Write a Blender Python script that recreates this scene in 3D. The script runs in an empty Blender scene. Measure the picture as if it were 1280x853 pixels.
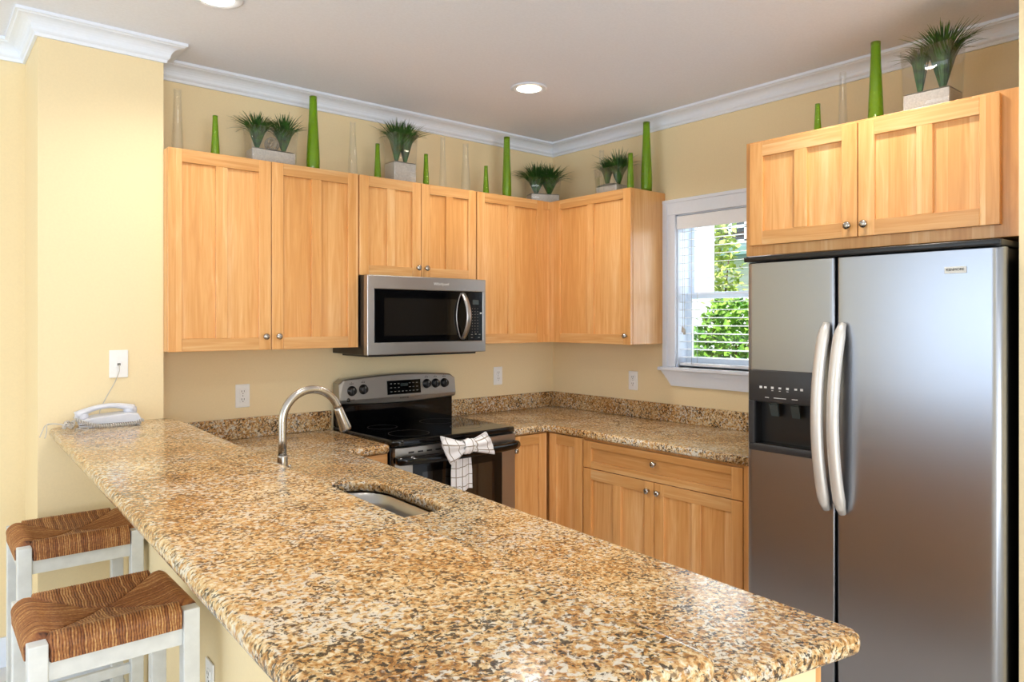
import bpy, bmesh, math, random
from mathutils import Vector, Matrix
R = math.radians
PI = math.pi
scene = bpy.context.scene
COL = scene.collection
rng = random.Random(7)

# ------------------------------------------------------------------ camera, world, light, exposure
cam_d = bpy.data.cameras.new('camera')
cam_d.sensor_width = 36.0
cam_d.lens = 895.54 / 1280 * 36.0
cam_d.shift_y = -(426.5 - 400.53) / 1280
cam_d.clip_start = 0.05
cam = bpy.data.objects.new('camera', cam_d)
COL.objects.link(cam)
cam.location = (-3.4193, -3.6428, 1.5079)
cam.rotation_euler = (PI / 2, 0, -R(39.92))
scene.camera = cam

world = bpy.data.worlds.new('sky')
scene.world = world
world.use_nodes = True
wn = world.node_tree.nodes
wn['Background'].inputs[0].default_value = (0.78, 0.88, 1.0, 1)
wn['Background'].inputs[1].default_value = 1.0


def lamp(name, kind, loc, energy, color=(1, 1, 1), target=None, **kw):
    d = bpy.data.lights.new(name, kind)
    d.energy = energy
    d.color = color
    for k, v in kw.items():
        setattr(d, k, v)
    o = bpy.data.objects.new(name, d)
    COL.objects.link(o)
    o.location = loc
    if target is not None:
        o.rotation_euler = (Vector(target) - Vector(loc)).to_track_quat('-Z', 'Y').to_euler()
    return o


lamp('sun', 'SUN', (-8, -6, 12), 7.0, (1.0, 0.95, 0.86), target=(-8 + 0.5, -6 + 0.42, 12 - 0.8), angle=R(1.0))
# daylight through the windows of the room
lamp('window_daylight', 'AREA', (-6.9, -1.9, 1.55), 44, (0.70, 0.84, 1.0), target=(-3.0, -1.9, 2.9),
     shape='RECTANGLE', size=3.0, size_y=1.7)
lamp('door_daylight', 'AREA', (-4.0, -7.9, 1.25), 138, (0.90, 0.95, 1.0), target=(-3.4, -3.0, 2.6),
     shape='RECTANGLE', size=3.2, size_y=2.2)
lamp('kitchen_window_daylight', 'AREA', (0.22, -1.36, 1.67), 4, (0.86, 0.93, 1.0), target=(-2.0, -1.36, 1.3),
     shape='RECTANGLE', size=0.60, size_y=0.80)

scene.view_settings.view_transform = 'Standard'
scene.view_settings.look = 'None'
scene.view_settings.exposure = 0.38
scene.view_settings.gamma = 1.0
scene.view_settings.use_curve_mapping = False
scene.cycles.max_bounces = 10
scene.cycles.diffuse_bounces = 5
scene.cycles.transparent_max_bounces = 24
scene.cycles.sample_clamp_indirect = 6.0
scene.cycles.caustics_reflective = False


# ------------------------------------------------------------------ materials
def lin(c):
    def f(x):
        x /= 255.0
        return x / 12.92 if x <= 0.04045 else ((x + 0.055) / 1.055) ** 2.4
    return (f(c[0]), f(c[1]), f(c[2]), 1.0)


def new_mat(name):
    m = bpy.data.materials.new(name)
    m.use_nodes = True
    nt = m.node_tree
    return m, nt, nt.nodes['Principled BSDF']


def N(nt, typ, **kw):
    n = nt.nodes.new(typ)
    for k, v in kw.items():
        if k.startswith('i_'):
            key = k[2:]
            key = int(key) if key.isdigit() else key.replace('_', ' ')
            n.inputs[key].default_value = v
        else:
            setattr(n, k, v)
    return n


def L(nt, a, ao, b, bi):
    nt.links.new(a.outputs[ao], b.inputs[bi])


def ramp(nt, stops, interp='LINEAR'):
    n = nt.nodes.new('ShaderNodeValToRGB')
    n.color_ramp.interpolation = interp
    e = n.color_ramp.elements
    while len(e) > 1:
        e.remove(e[-1])
    e[0].position, e[0].color = stops[0]
    for p, c in stops[1:]:
        x = e.new(p)
        x.color = c
    return n


def coords(nt, scale=(1, 1, 1), loc=(0, 0, 0), rot=(0, 0, 0), kind='Object'):
    t = nt.nodes.new('ShaderNodeTexCoord')
    m = nt.nodes.new('ShaderNodeMapping')
    m.inputs['Scale'].default_value = scale
    m.inputs['Location'].default_value = loc
    m.inputs['Rotation'].default_value = rot
    L(nt, t, kind, m, 'Vector')
    return m


def bump(nt, src, out, bsdf, strength=0.2, dist=0.002):
    b = nt.nodes.new('ShaderNodeBump')
    b.inputs['Strength'].default_value = strength
    b.inputs['Distance'].default_value = dist
    L(nt, src, out, b, 'Height')
    L(nt, b, 'Normal', bsdf, 'Normal')


def plain(name, rgb, rough=0.5, metal=0.0, spec=0.5, noise=0.0, nscale=60, coat=0.0):
    m, nt, b = new_mat(name)
    b.inputs['Base Color'].default_value = lin(rgb)
    b.inputs['Roughness'].default_value = rough
    b.inputs['Metallic'].default_value = metal
    b.inputs['Specular IOR Level'].default_value = spec
    b.inputs['Coat Weight'].default_value = coat
    if noise:
        c = coords(nt)
        n = N(nt, 'ShaderNodeTexNoise', i_Scale=nscale, i_Detail=4.0)
        L(nt, c, 'Vector', n, 'Vector')
        k = tuple(x * (1 - noise) for x in rgb)
        r = ramp(nt, [(0.3, lin(k)), (0.7, lin(rgb))])
        L(nt, n, 'Fac', r, 'Fac')
        L(nt, r, 'Color', b, 'Base Color')
        bump(nt, n, 'Fac', b, 0.08, 0.001)
    return m


def maple(name, vertical=True, tint=1.0):
    m, nt, b = new_mat(name)
    t = nt.nodes.new('ShaderNodeTexCoord')
    sx = nt.nodes.new('ShaderNodeSeparateXYZ')
    L(nt, t, 'Object', sx, 'Vector')
    # across = x + y runs over the face of every cabinet, along = z
    add = N(nt, 'ShaderNodeMath', operation='ADD')
    L(nt, sx, 'X', add, 0)
    L(nt, sx, 'Y', add, 1)
    cmb = nt.nodes.new('ShaderNodeCombineXYZ')
    if vertical:
        L(nt, add, 0, cmb, 'X')
        L(nt, sx, 'Z', cmb, 'Y')
    else:
        L(nt, sx, 'Z', cmb, 'X')
        L(nt, add, 0, cmb, 'Y')
    # glued staves of differing tone
    mul = N(nt, 'ShaderNodeMath', operation='MULTIPLY')
    mul.inputs[1].default_value = 15.0
    sc = nt.nodes.new('ShaderNodeSeparateXYZ')
    L(nt, cmb, 'Vector', sc, 'Vector')
    L(nt, sc, 'X', mul, 0)
    fl = N(nt, 'ShaderNodeMath', operation='FLOOR')
    L(nt, mul, 0, fl, 0)
    wnn = N(nt, 'ShaderNodeTexWhiteNoise', noise_dimensions='1D')
    L(nt, fl, 0, wnn, 'W')
    # grain
    mp = nt.nodes.new('ShaderNodeMapping')
    mp.inputs['Scale'].default_value = (26, 1.5, 1)
    L(nt, cmb, 'Vector', mp, 'Vector')
    sh = N(nt, 'ShaderNodeVectorMath', operation='ADD')
    cw = nt.nodes.new('ShaderNodeCombineXYZ')
    m7 = N(nt, 'ShaderNodeMath', operation='MULTIPLY')
    m7.inputs[1].default_value = 13.0
    L(nt, wnn, 'Value', m7, 0)
    L(nt, m7, 0, cw, 'Z')
    L(nt, mp, 'Vector', sh, 0)
    L(nt, cw, 'Vector', sh, 1)
    n1 = N(nt, 'ShaderNodeTexNoise', i_Scale=1.5, i_Detail=5.0, i_Roughness=0.5, i_Distortion=1.3)
    L(nt, sh, 'Vector', n1, 'Vector')
    mix = N(nt, 'ShaderNodeMath', operation='MULTIPLY_ADD')
    mix.inputs[1].default_value = 0.40
    L(nt, wnn, 'Value', mix, 0)
    L(nt, n1, 'Fac', mix, 2)
    k = tint
    r = ramp(nt, [(0.32, lin((203 * k, 142 * k, 78 * k))), (0.56, lin((214 * k, 155 * k, 90 * k))),
                  (0.82, lin((224 * k, 170 * k, 108 * k))), (0.97, lin((231 * k, 186 * k, 130 * k)))])
    L(nt, mix, 0, r, 'Fac')
    L(nt, r, 'Color', b, 'Base Color')
    b.inputs['Roughness'].default_value = 0.34
    b.inputs['Coat Weight'].default_value = 0.25
    b.inputs['Coat Roughness'].default_value = 0.22
    return m


def granite(name):
    m, nt, b = new_mat(name)
    c = coords(nt, rot=(0.3, 0.2, 0.5))

    def noise(scale, loc, detail=4.0, rough=0.6, src=None):
        n = N(nt, 'ShaderNodeTexNoise', i_Scale=scale, i_Detail=detail, i_Roughness=rough)
        mo = nt.nodes.new('ShaderNodeMapping')
        mo.inputs['Location'].default_value = loc
        L(nt, src or c, 'Vector', mo, 'Vector')
        L(nt, mo, 'Vector', n, 'Vector')
        return n

    def madd(x, k, y=None, off=0.0):
        q = N(nt, 'ShaderNodeMath', operation='MULTIPLY_ADD')
        q.inputs[1].default_value = k
        q.inputs[2].default_value = off
        L(nt, x, 0, q, 0)
        if y is not None:
            L(nt, y, 0, q, 2)
        return q

    def layer(base, fac, rgb):
        x = N(nt, 'ShaderNodeMix', data_type='RGBA')
        L(nt, fac, 'Color', x, 0)
        L(nt, base, 2 if base.type == 'MIX' else 'Color', x, 6)
        x.inputs[7].default_value = lin(rgb)
        return x
    nz = noise(30.0, (0, 0, 0), 3.0)
    va = N(nt, 'ShaderNodeVectorMath', operation='MULTIPLY_ADD')
    va.inputs[1].default_value = (0.022, 0.022, 0.022)
    L(nt, nz, 'Color', va, 0)
    L(nt, c, 'Vector', va, 2)
    drift = noise(2.6, (1.4, 0.3, 2.2), 3.0)          # broad drift from gold to cream
    n1 = noise(92.0, (0, 0, 0), 4.0, 0.62, va)
    d1 = madd(drift, 0.50, n1, 0)
    base = ramp(nt, [(0.55, lin((112, 78, 46))), (0.66, lin((176, 124, 66))), (0.76, lin((200, 163, 110))),
                     (0.85, lin((216, 192, 150))), (0.95, lin((228, 214, 184)))])
    L(nt, d1, 0, base, 'Fac')
    n3 = noise(70.0, (3.1, 7.7, 1.3), 3.0, 0.55, va)
    rq = ramp(nt, [(0.815, (0, 0, 0, 1)), (0.89, (0.9, 0.9, 0.9, 1))])
    patch = noise(3.4, (6.2, 3.3, 1.9), 2.0)
    L(nt, madd(patch, 0.52, n3), 0, rq, 'Fac')
    x1 = layer(base, rq, (212, 205, 188))
    n4 = noise(100.0, (5.1, 1.7, 8.3), 3.0, 0.55, va)
    rb = ramp(nt, [(0.555, (0, 0, 0, 1)), (0.63, (0.85, 0.85, 0.85, 1))])
    L(nt, n4, 0, rb, 'Fac')
    x2 = layer(x1, rb, (110, 84, 58))
    n2 = noise(120.0, (9.3, 2.2, 5.1), 3.0, 0.55, va)
    b2 = noise(14.0, (2.3, 4.2, 0.1), 2.0)
    d2 = madd(b2, 0.40, n2)
    rd = ramp(nt, [(0.755, (0, 0, 0, 1)), (0.815, (0.92, 0.92, 0.92, 1))])
    L(nt, d2, 0, rd, 'Fac')
    x3 = layer(x2, rd, (52, 42, 34))
    L(nt, x3, 2, b, 'Base Color')
    b.inputs['Roughness'].default_value = 0.15
    return m


def steel(name, rgb=(168, 167, 165), rough=0.30, grain=(4, 4, 300), amount=0.10):
    m, nt, b = new_mat(name)
    b.inputs['Base Color'].default_value = lin(rgb)
    b.inputs['Metallic'].default_value = 1.0
    c = coords(nt, scale=grain)
    n = N(nt, 'ShaderNodeTexNoise', i_Scale=3.0, i_Detail=3.0)
    L(nt, c, 'Vector', n, 'Vector')
    mr = N(nt, 'ShaderNodeMapRange')
    mr.inputs['To Min'].default_value = rough - amount / 2
    mr.inputs['To Max'].default_value = rough + amount / 2
    L(nt, n, 'Fac', mr, 'Value')
    L(nt, mr, 'Result', b, 'Roughness')
    return m


def thin_glass(name, tint=(1, 1, 1), refl=0.12, rough=0.02):
    m, nt, b = new_mat(name)
    nt.nodes.remove(b)
    out = nt.nodes['Material Output']
    tr = nt.nodes.new('ShaderNodeBsdfTransparent')
    tr.inputs[0].default_value = (*tint, 1)
    gl = nt.nodes.new('ShaderNodeBsdfGlossy')
    gl.inputs['Roughness'].default_value = rough
    lw = N(nt, 'ShaderNodeLayerWeight', i_Blend=0.5)
    mr = N(nt, 'ShaderNodeMapRange')
    mr.inputs['To Min'].default_value = refl * 0.35
    mr.inputs['To Max'].default_value = min(1.0, refl * 2.6)
    L(nt, lw, 'Facing', mr, 'Value')
    mx = nt.nodes.new('ShaderNodeMixShader')
    L(nt, mr, 'Result', mx, 0)
    L(nt, tr, 0, mx, 1)
    L(nt, gl, 0, mx, 2)
    L(nt, mx, 0, out, 0)
    return m


def green_glass(name):
    m, nt, b = new_mat(name)
    out = nt.nodes['Material Output']
    b.inputs['Base Color'].default_value = lin((188, 230, 40))
    b.inputs['Roughness'].default_value = 0.03
    b.inputs['Transmission Weight'].default_value = 0.80
    b.inputs['IOR'].default_value = 1.45
    c = coords(nt)
    n = N(nt, 'ShaderNodeTexNoise', i_Scale=70.0, i_Detail=2.0)
    L(nt, c, 'Vector', n, 'Vector')
    bump(nt, n, 'Fac', b, 0.8, 0.006)
    va = nt.nodes.new('ShaderNodeVolumeAbsorption')
    va.inputs['Color'].default_value = lin((120, 196, 0))
    va.inputs['Density'].default_value = 95.0
    L(nt, va, 'Volume', out, 'Volume')
    return m


def emission(name, rgb, strength):
    m, nt, b = new_mat(name)
    b.inputs['Base Color'].default_value = (1, 1, 1, 1)
    b.inputs['Emission Color'].default_value = lin(rgb)
    b.inputs['Emission Strength'].default_value = strength
    return m


def rush_mat():
    m, nt, b = new_mat('woven_rush')
    a = N(nt, 'ShaderNodeAttribute', attribute_name='strand_tone_shade')
    c = coords(nt)
    n = N(nt, 'ShaderNodeTexNoise', i_Scale=160.0, i_Detail=4.0)
    L(nt, c, 'Vector', n, 'Vector')
    ma = N(nt, 'ShaderNodeMath', operation='MULTIPLY_ADD')
    ma.inputs[1].default_value = 0.5
    L(nt, n, 'Fac', ma, 0)
    L(nt, a, 'Fac', ma, 2)
    r = ramp(nt, [(0.22, lin((58, 30, 14))), (0.55, lin((128, 74, 36))), (0.85, lin((172, 116, 64))),
                  (1.2 / 1.25, lin((202, 158, 102)))])
    L(nt, ma, 0, r, 'Fac')
    L(nt, r, 'Color', b, 'Base Color')
    b.inputs['Roughness'].default_value = 0.55
    return m


def check_cloth():
    m, nt, b = new_mat('checked_cotton')
    t = nt.nodes.new('ShaderNodeUVMap')
    s = nt.nodes.new('ShaderNodeSeparateXYZ')
    L(nt, t, 'UV', s, 'Vector')
    res = []
    for ax in ('X', 'Y'):
        f = N(nt, 'ShaderNodeMath', operation='FRACT')
        L(nt, s, ax, f, 0)
        lt = N(nt, 'ShaderNodeMath', operation='LESS_THAN')
        lt.inputs[1].default_value = 0.085
        L(nt, f, 0, lt, 0)
        res.append(lt)
    mxm = N(nt, 'ShaderNodeMath', operation='MAXIMUM')
    L(nt, res[0], 0, mxm, 0)
    L(nt, res[1], 0, mxm, 1)
    mx = N(nt, 'ShaderNodeMix', data_type='RGBA')
    L(nt, mxm, 0, mx, 0)
    mx.inputs[6].default_value = lin((240, 238, 238))
    mx.inputs[7].default_value = lin((150, 138, 122))
    L(nt, mx, 2, b, 'Base Color')
    b.inputs['Roughness'].default_value = 0.85
    return m


def tile_floor():
    m, nt, b = new_mat('floor_tile')
    c = coords(nt)
    br = N(nt, 'ShaderNodeTexBrick', offset=0.0)
    br.inputs['Color1'].default_value = lin((216, 214, 210))
    br.inputs['Color2'].default_value = lin((208, 206, 202))
    br.inputs['Mortar'].default_value = lin((160, 150, 136))
    br.inputs['Scale'].default_value = 1.0
    br.inputs['Mortar Size'].default_value = 0.004
    br.inputs['Brick Width'].default_value = 0.45
    br.inputs['Row Height'].default_value = 0.45
    L(nt, c, 'Vector', br, 'Vector')
    L(nt, br, 'Color', b, 'Base Color')
    b.inputs['Roughness'].default_value = 0.3
    return m


def siding():
    m, nt, b = new_mat('white_siding')
    c = coords(nt)
    w = N(nt, 'ShaderNodeTexWave', wave_type='BANDS', bands_direction='Z', wave_profile='SAW', i_Scale=2.6)
    L(nt, c, 'Vector', w, 'Vector')
    r = ramp(nt, [(0.0, lin((214, 222, 228))), (0.12, lin((240, 243, 245)))])
    L(nt, w, 'Fac', r, 'Fac')
    L(nt, r, 'Color', b, 'Base Color')
    b.inputs['Roughness'].default_value = 0.7
    return m


def leaf_mat(name, c0, c1, rough=0.5, trans=0.0, scale=14):
    m, nt, b = new_mat(name)
    c = coords(nt)
    n = N(nt, 'ShaderNodeTexNoise', i_Scale=float(scale), i_Detail=3.0)
    L(nt, c, 'Vector', n, 'Vector')
    r = ramp(nt, [(0.32, lin(c0)), (0.68, lin(c1))])
    L(nt, n, 'Fac', r, 'Fac')
    L(nt, r, 'Color', b, 'Base Color')
    b.inputs['Roughness'].default_value = rough
    return m


M = dict(
    wall=plain('cream_paint', (237, 218, 176), 0.7, noise=0.015, nscale=120, spec=0.3),
    ceil=plain('ceiling_paint', (232, 237, 248), 0.85, noise=0.02, nscale=90, spec=0.2),
    trim=plain('white_trim', (230, 237, 248), 0.35, spec=0.4, noise=0.01),
    maple_v=maple('maple_upright_grain', True), maple_h=maple('maple_level_grain', False, 0.945),
    granite=granite('gold_granite'),
    steel=steel('brushed_steel'), steel_h=steel('brushed_steel_level', (172, 170, 167), 0.36, (4, 4, 300)),
    fridge=steel('fridge_steel', (162, 166, 174), 0.30, (3, 3, 400), 0.06),
    handle=plain('satin_silver', (214, 210, 204), 0.42, metal=0.5),
    nickel=steel('brushed_nickel', (178, 172, 164), 0.27, (40, 40, 40), 0.02),
    black=plain('black_plastic', (16, 16, 17), 0.35, noise=0.1),
    panel=plain('charcoal_plastic', (44, 43, 44), 0.42, noise=0.05),
    blackglass=plain('black_glass', (6, 6, 7), 0.06, spec=0.35, noise=0.02),
    ovenglass=plain('smoked_oven_glass', (26, 22, 18), 0.06, coat=0.6, noise=0.05),
    white=plain('white_plastic', (238, 238, 236), 0.35, noise=0.01),
    phone=plain('phone_plastic', (208, 209, 216), 0.4, noise=0.01),
    print=plain('pale_print', (214, 214, 210), 0.6, noise=0.02),
    key=plain('dim_key_print', (120, 118, 112), 0.6, noise=0.02),
    ink=plain('dark_print', (40, 36, 34), 0.6, noise=0.02),
    slot=plain('socket_slot', (90, 84, 78), 0.6, noise=0.05),
    display=plain('display_window', (58, 66, 66), 0.15, noise=0.05),
    rush=rush_mat(), cloth=check_cloth(),
    stool=plain('whitewashed_wood', (220, 223, 222), 0.5, noise=0.06, nscale=25),
    sand=plain('pale_sand', (202, 196, 188), 0.95, noise=0.14, nscale=160),
    glass=thin_glass('clear_glass', (0.994, 0.997, 0.996), 0.09), pane=thin_glass('window_glass', (0.98, 0.99, 0.99), 0.06),
    green=green_glass('green_glass'),
    grass=leaf_mat('artificial_grass', (20, 52, 16), (58, 108, 36), 0.45, scale=40),
    root=leaf_mat('bundled_stems', (40, 56, 34), (74, 96, 60), 0.6, scale=60),
    twine=plain('twine', (176, 164, 146), 0.9, noise=0.2),
    cord=plain('cord_white', (196, 190, 182), 0.5, noise=0.02),
    blind=plain('blind_white', (240, 243, 247), 0.45, noise=0.01),
    floor=tile_floor(), siding=siding(),
    lawn=leaf_mat('lawn', (70, 110, 40), (120, 150, 70), 0.9, scale=6),
    leaf_a=leaf_mat('bush_leaf', (52, 112, 28), (150, 196, 70), 0.5, scale=7),
    leaf_b=leaf_mat('pale_bush_leaf', (120, 160, 50), (216, 226, 130), 0.5, scale=7),
    bark=plain('bark', (98, 76, 58), 0.9, noise=0.3),
    teal=plain('teal_paint', (122, 160, 160), 0.6, noise=0.04),
    darkwin=plain('dark_window_glass', (60, 62, 66), 0.1, noise=0.05),
    lamp=emission('lamp_lens', (255, 236, 205), 9.0),
)


# ------------------------------------------------------------------ mesh builder
class MB:
    def __init__(self, f=None):
        self.v, self.f, self.mi, self.sm = [], [], [], []
        self.map = f
        self.uv = {}

    def add(self, vs, fs, mi=0, smooth=False):
        o = len(self.v)
        if self.map:
            vs = [self.map(*p) for p in vs]
        self.v += [tuple(p) for p in vs]
        for q in fs:
            self.f.append([o + i for i in q])
            self.mi.append(mi)
            self.sm.append(smooth)
        return o

    def box(self, x0, x1, y0, y1, z0, z1, mi=0, bev=0.0, seg=2):
        x0, x1 = min(x0, x1), max(x0, x1)
        y0, y1 = min(y0, y1), max(y0, y1)
        z0, z1 = min(z0, z1), max(z0, z1)
        if bev <= 0:
            vs = [(x, y, z) for z in (z0, z1) for y in (y0, y1) for x in (x0, x1)]
            fs = [(0, 2, 3, 1), (4, 5, 7, 6), (0, 1, 5, 4), (2, 6, 7, 3), (0, 4, 6, 2), (1, 3, 7, 5)]
            self.add(vs, fs, mi)
            return
        bm = bmesh.new()
        bmesh.ops.create_cube(bm, size=1)
        for v in bm.verts:
            v.co = Vector(((x0 + x1) / 2 + v.co.x * (x1 - x0), (y0 + y1) / 2 + v.co.y * (y1 - y0),
                           (z0 + z1) / 2 + v.co.z * (z1 - z0)))
        bev = min(bev, (x1 - x0) * .49, (y1 - y0) * .49, (z1 - z0) * .49)
        bmesh.ops.bevel(bm, geom=bm.edges[:], offset=bev, segments=seg, affect='EDGES', profile=0.5)
        self.bm(bm, mi, seg > 2)

    def bm(self, bm, mi=0, smooth=False):
        bm.verts.index_update()
        self.add([tuple(v.co) for v in bm.verts], [[v.index for v in f.verts] for f in bm.faces], mi, smooth)
        bm.free()

    def lathe(self, prof, c=(0, 0, 0), axis='z', n=24, mi=0, cap=True, smooth=True, ab=(1, 1)):
        vs, fs = [], []
        for r, h in prof:
            for k in range(n):
                a = 2 * PI * k / n
                p = (r * math.cos(a) * ab[0], r * math.sin(a) * ab[1], h)
                if axis == 'y':
                    p = (p[0], h, p[1])
                elif axis == 'x':
                    p = (h, p[0], p[1])
                vs.append((c[0] + p[0], c[1] + p[1], c[2] + p[2]))
        for j in range(len(prof) - 1):
            for k in range(n):
                k2 = (k + 1) % n
                fs.append((j * n + k, j * n + k2, (j + 1) * n + k2, (j + 1) * n + k))
        if cap:
            fs.append(tuple(range(n))[::-1])
            fs.append(tuple((len(prof) - 1) * n + k for k in range(n)))
        self.add(vs, fs, mi, smooth)

    def tube(self, pts, r, n=10, mi=0, closed=False, flat=None):
        pts = [Vector(p) for p in pts]
        m = len(pts)
        rs = r if isinstance(r, (list, tuple)) else [r] * m
        vs, fs = [], []
        up = None
        for i, p in enumerate(pts):
            if closed:
                t = pts[(i + 1) % m] - pts[i - 1]
            else:
                t = pts[min(i + 1, m - 1)] - pts[max(i - 1, 0)]
            t.normalize()
            if up is None:
                up = Vector((0, 0, 1)) if abs(t.z) < 0.9 else Vector((1, 0, 0))
            a = t.cross(up)
            if a.length < 1e-6:
                a = t.cross(Vector((0.3, 0.9, 0.2)))
            a.normalize()
            bb = a.cross(t).normalized()
            up = bb
            for k in range(n):
                an = 2 * PI * k / n
                fa, fb = (1, 1) if flat is None else flat
                vs.append(tuple(p + a * math.cos(an) * rs[i] * fa + bb * math.sin(an) * rs[i] * fb))
        rg = m if closed else m - 1
        for i in range(rg):
            j = (i + 1) % m
            for k in range(n):
                k2 = (k + 1) % n
                fs.append((i * n + k, i * n + k2, j * n + k2, j * n + k))
        if not closed:
            fs.append(tuple(range(n))[::-1])
            fs.append(tuple((m - 1) * n + k for k in range(n)))
        self.add(vs, fs, mi, True)

    def prism(self, poly, lo, hi, axis='z', mi=0, smooth=False):
        """polygon (a,b) swept along an axis: z -> (a,b,h); x -> (h,a,b); y -> (a,h,b)"""
        n = len(poly)

        def q(a, b, h):
            return (a, b, h) if axis == 'z' else ((h, a, b) if axis == 'x' else (a, h, b))
        vs = [q(a, b, lo) for a, b in poly] + [q(a, b, hi) for a, b in poly]
        o = self.add(vs, [tuple(range(n))[::-1], tuple(range(n, 2 * n))], mi)
        self.f += [[o + i, o + (i + 1) % n, o + n + (i + 1) % n, o + n + i] for i in range(n)]
        self.mi += [mi] * n
        self.sm += [smooth] * n

    def grid(self, fn, nu, nv, mi=0, smooth=True, wrap=False):
        vs = [fn(i / nu, j / nv) for j in range(nv + 1) for i in range(nu + 1)]
        fs = [(j * (nu + 1) + i, j * (nu + 1) + i + 1, (j + 1) * (nu + 1) + i + 1, (j + 1) * (nu + 1) + i)
              for j in range(nv) for i in range(nu)]
        return self.add(vs, fs, mi, smooth)


def world_origin(o):
    p = Vector((0, 0, 0))
    while o is not None:
        p += o.location
        o = o.parent
    return p


def obj(name, b, mats, parent=None, base=None, label=None, recalc=True):
    """one mesh object; b is in world coordinates and is shifted to its origin"""
    me = bpy.data.meshes.new(name)
    org = world_origin(parent) if parent else Vector(base or (0, 0, 0))
    me.from_pydata([(x - org.x, y - org.y, z - org.z) for x, y, z in b.v], [], b.f)
    for m in (mats if isinstance(mats, (list, tuple)) else [mats]):
        me.materials.append(M[m])
    me.polygons.foreach_set('material_index', b.mi)
    me.polygons.foreach_set('use_smooth', b.sm)
    if recalc:
        bm = bmesh.new()
        bm.from_mesh(me)
        bmesh.ops.recalc_face_normals(bm, faces=bm.faces[:])
        bm.to_mesh(me)
        bm.free()
    me.update()
    o = bpy.data.objects.new(name, me)
    COL.objects.link(o)
    if parent:
        o.parent = parent
    else:
        o.location = org
    if label:
        o['label'] = label
    return o


def thing(name, label, cat, loc, group=None):
    o = bpy.data.objects.new(name, None)
    o.empty_display_size = 0.05
    COL.objects.link(o)
    o.location = loc
    return tag(o, label, cat, group)


def tag(o, label, cat, group=None):
    o['label'] = label
    o['category'] = cat
    if group:
        o['group'] = group
    return o


def struct(name, b, mats, base=None, parent=None):
    o = obj(name, b, mats, parent, base)
    if not parent:
        o['kind'] = 'structure'
    return o


def dup(src, loc, label=None):
    c = src.copy()
    COL.objects.link(c)
    c.location = loc
    if label:
        c['label'] = label
    for ch in list(src.children):
        d = ch.copy()
        COL.objects.link(d)
        d.parent = c
        for g in list(ch.children):
            e = g.copy()
            COL.objects.link(e)
            e.parent = d
    return c


def fillet(poly, radii, n=6):
    """round the corners of a polygon"""
    out = []
    m = len(poly)
    for i in range(m):
        p0, p, p1 = Vector(poly[i - 1]), Vector(poly[i]), Vector(poly[(i + 1) % m])
        r = radii[i] if isinstance(radii, (list, tuple)) else radii
        if r <= 0:
            out.append(tuple(p))
            continue
        a, c = (p0 - p).normalized(), (p1 - p).normalized()
        ang = math.acos(max(-1, min(1, a.dot(c))))
        d = min(r / math.tan(ang / 2), (p0 - p).length * .48, (p1 - p).length * .48)
        r = d * math.tan(ang / 2)
        bis = (a + c)
        if bis.length < 1e-6 or r < 1e-6:
            out.append(tuple(p))
            continue
        ctr = p + bis.normalized() * (r / math.sin(ang / 2))
        v0, v1 = (p + a * d) - ctr, (p + c * d) - ctr
        a0 = math.atan2(v0.y, v0.x)
        a1 = math.atan2(v1.y, v1.x)
        da = (a1 - a0 + PI) % (2 * PI) - PI
        for k in range(n + 1):
            t = a0 + da * k / n
            out.append((ctr.x + r * math.cos(t), ctr.y + r * math.sin(t)))
    return out


def slab(name, poly, z0, z1, bev, mat, parent=None, base=None, holes=()):
    """a slab with rounded edges and optional holes"""
    org = world_origin(parent) if parent else Vector(base or (0, 0, 0))
    cu = bpy.data.curves.new(name, 'CURVE')
    cu.dimensions = '2D'
    cu.fill_mode = 'BOTH'
    cu.extrude = (z1 - z0) / 2 - bev
    cu.bevel_depth = bev
    cu.bevel_resolution = 4
    cu.offset = -bev
    for pl in [poly] + list(holes):
        s = cu.splines.new('POLY')
        s.points.add(len(pl) - 1)
        for k, (x, y) in enumerate(pl):
            s.points[k].co = (x - org.x, y - org.y, 0, 1)
        s.use_cyclic_u = True
    t = bpy.data.objects.new(name + '_curve', cu)
    COL.objects.link(t)
    bpy.context.view_layer.update()
    me = bpy.data.meshes.new_from_object(t.evaluated_get(bpy.context.evaluated_depsgraph_get()))
    bpy.data.objects.remove(t)
    bpy.data.curves.remove(cu)
    me.transform(Matrix.Translation((0, 0, (z0 + z1) / 2 - org.z)))
    bm = bmesh.new()
    bm.from_mesh(me)
    bmesh.ops.remove_doubles(bm, verts=bm.verts[:], dist=0.00005)
    bmesh.ops.recalc_face_normals(bm, faces=bm.faces[:])
    for f in bm.faces:
        f.smooth = abs(f.normal.z) < 0.98
    bm.to_mesh(me)
    bm.free()
    me.materials.clear()
    me.materials.append(M[mat])
    o = bpy.data.objects.new(name, me)
    COL.objects.link(o)
    if parent:
        o.parent = parent
    else:
        o.location = org
    return o


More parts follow.
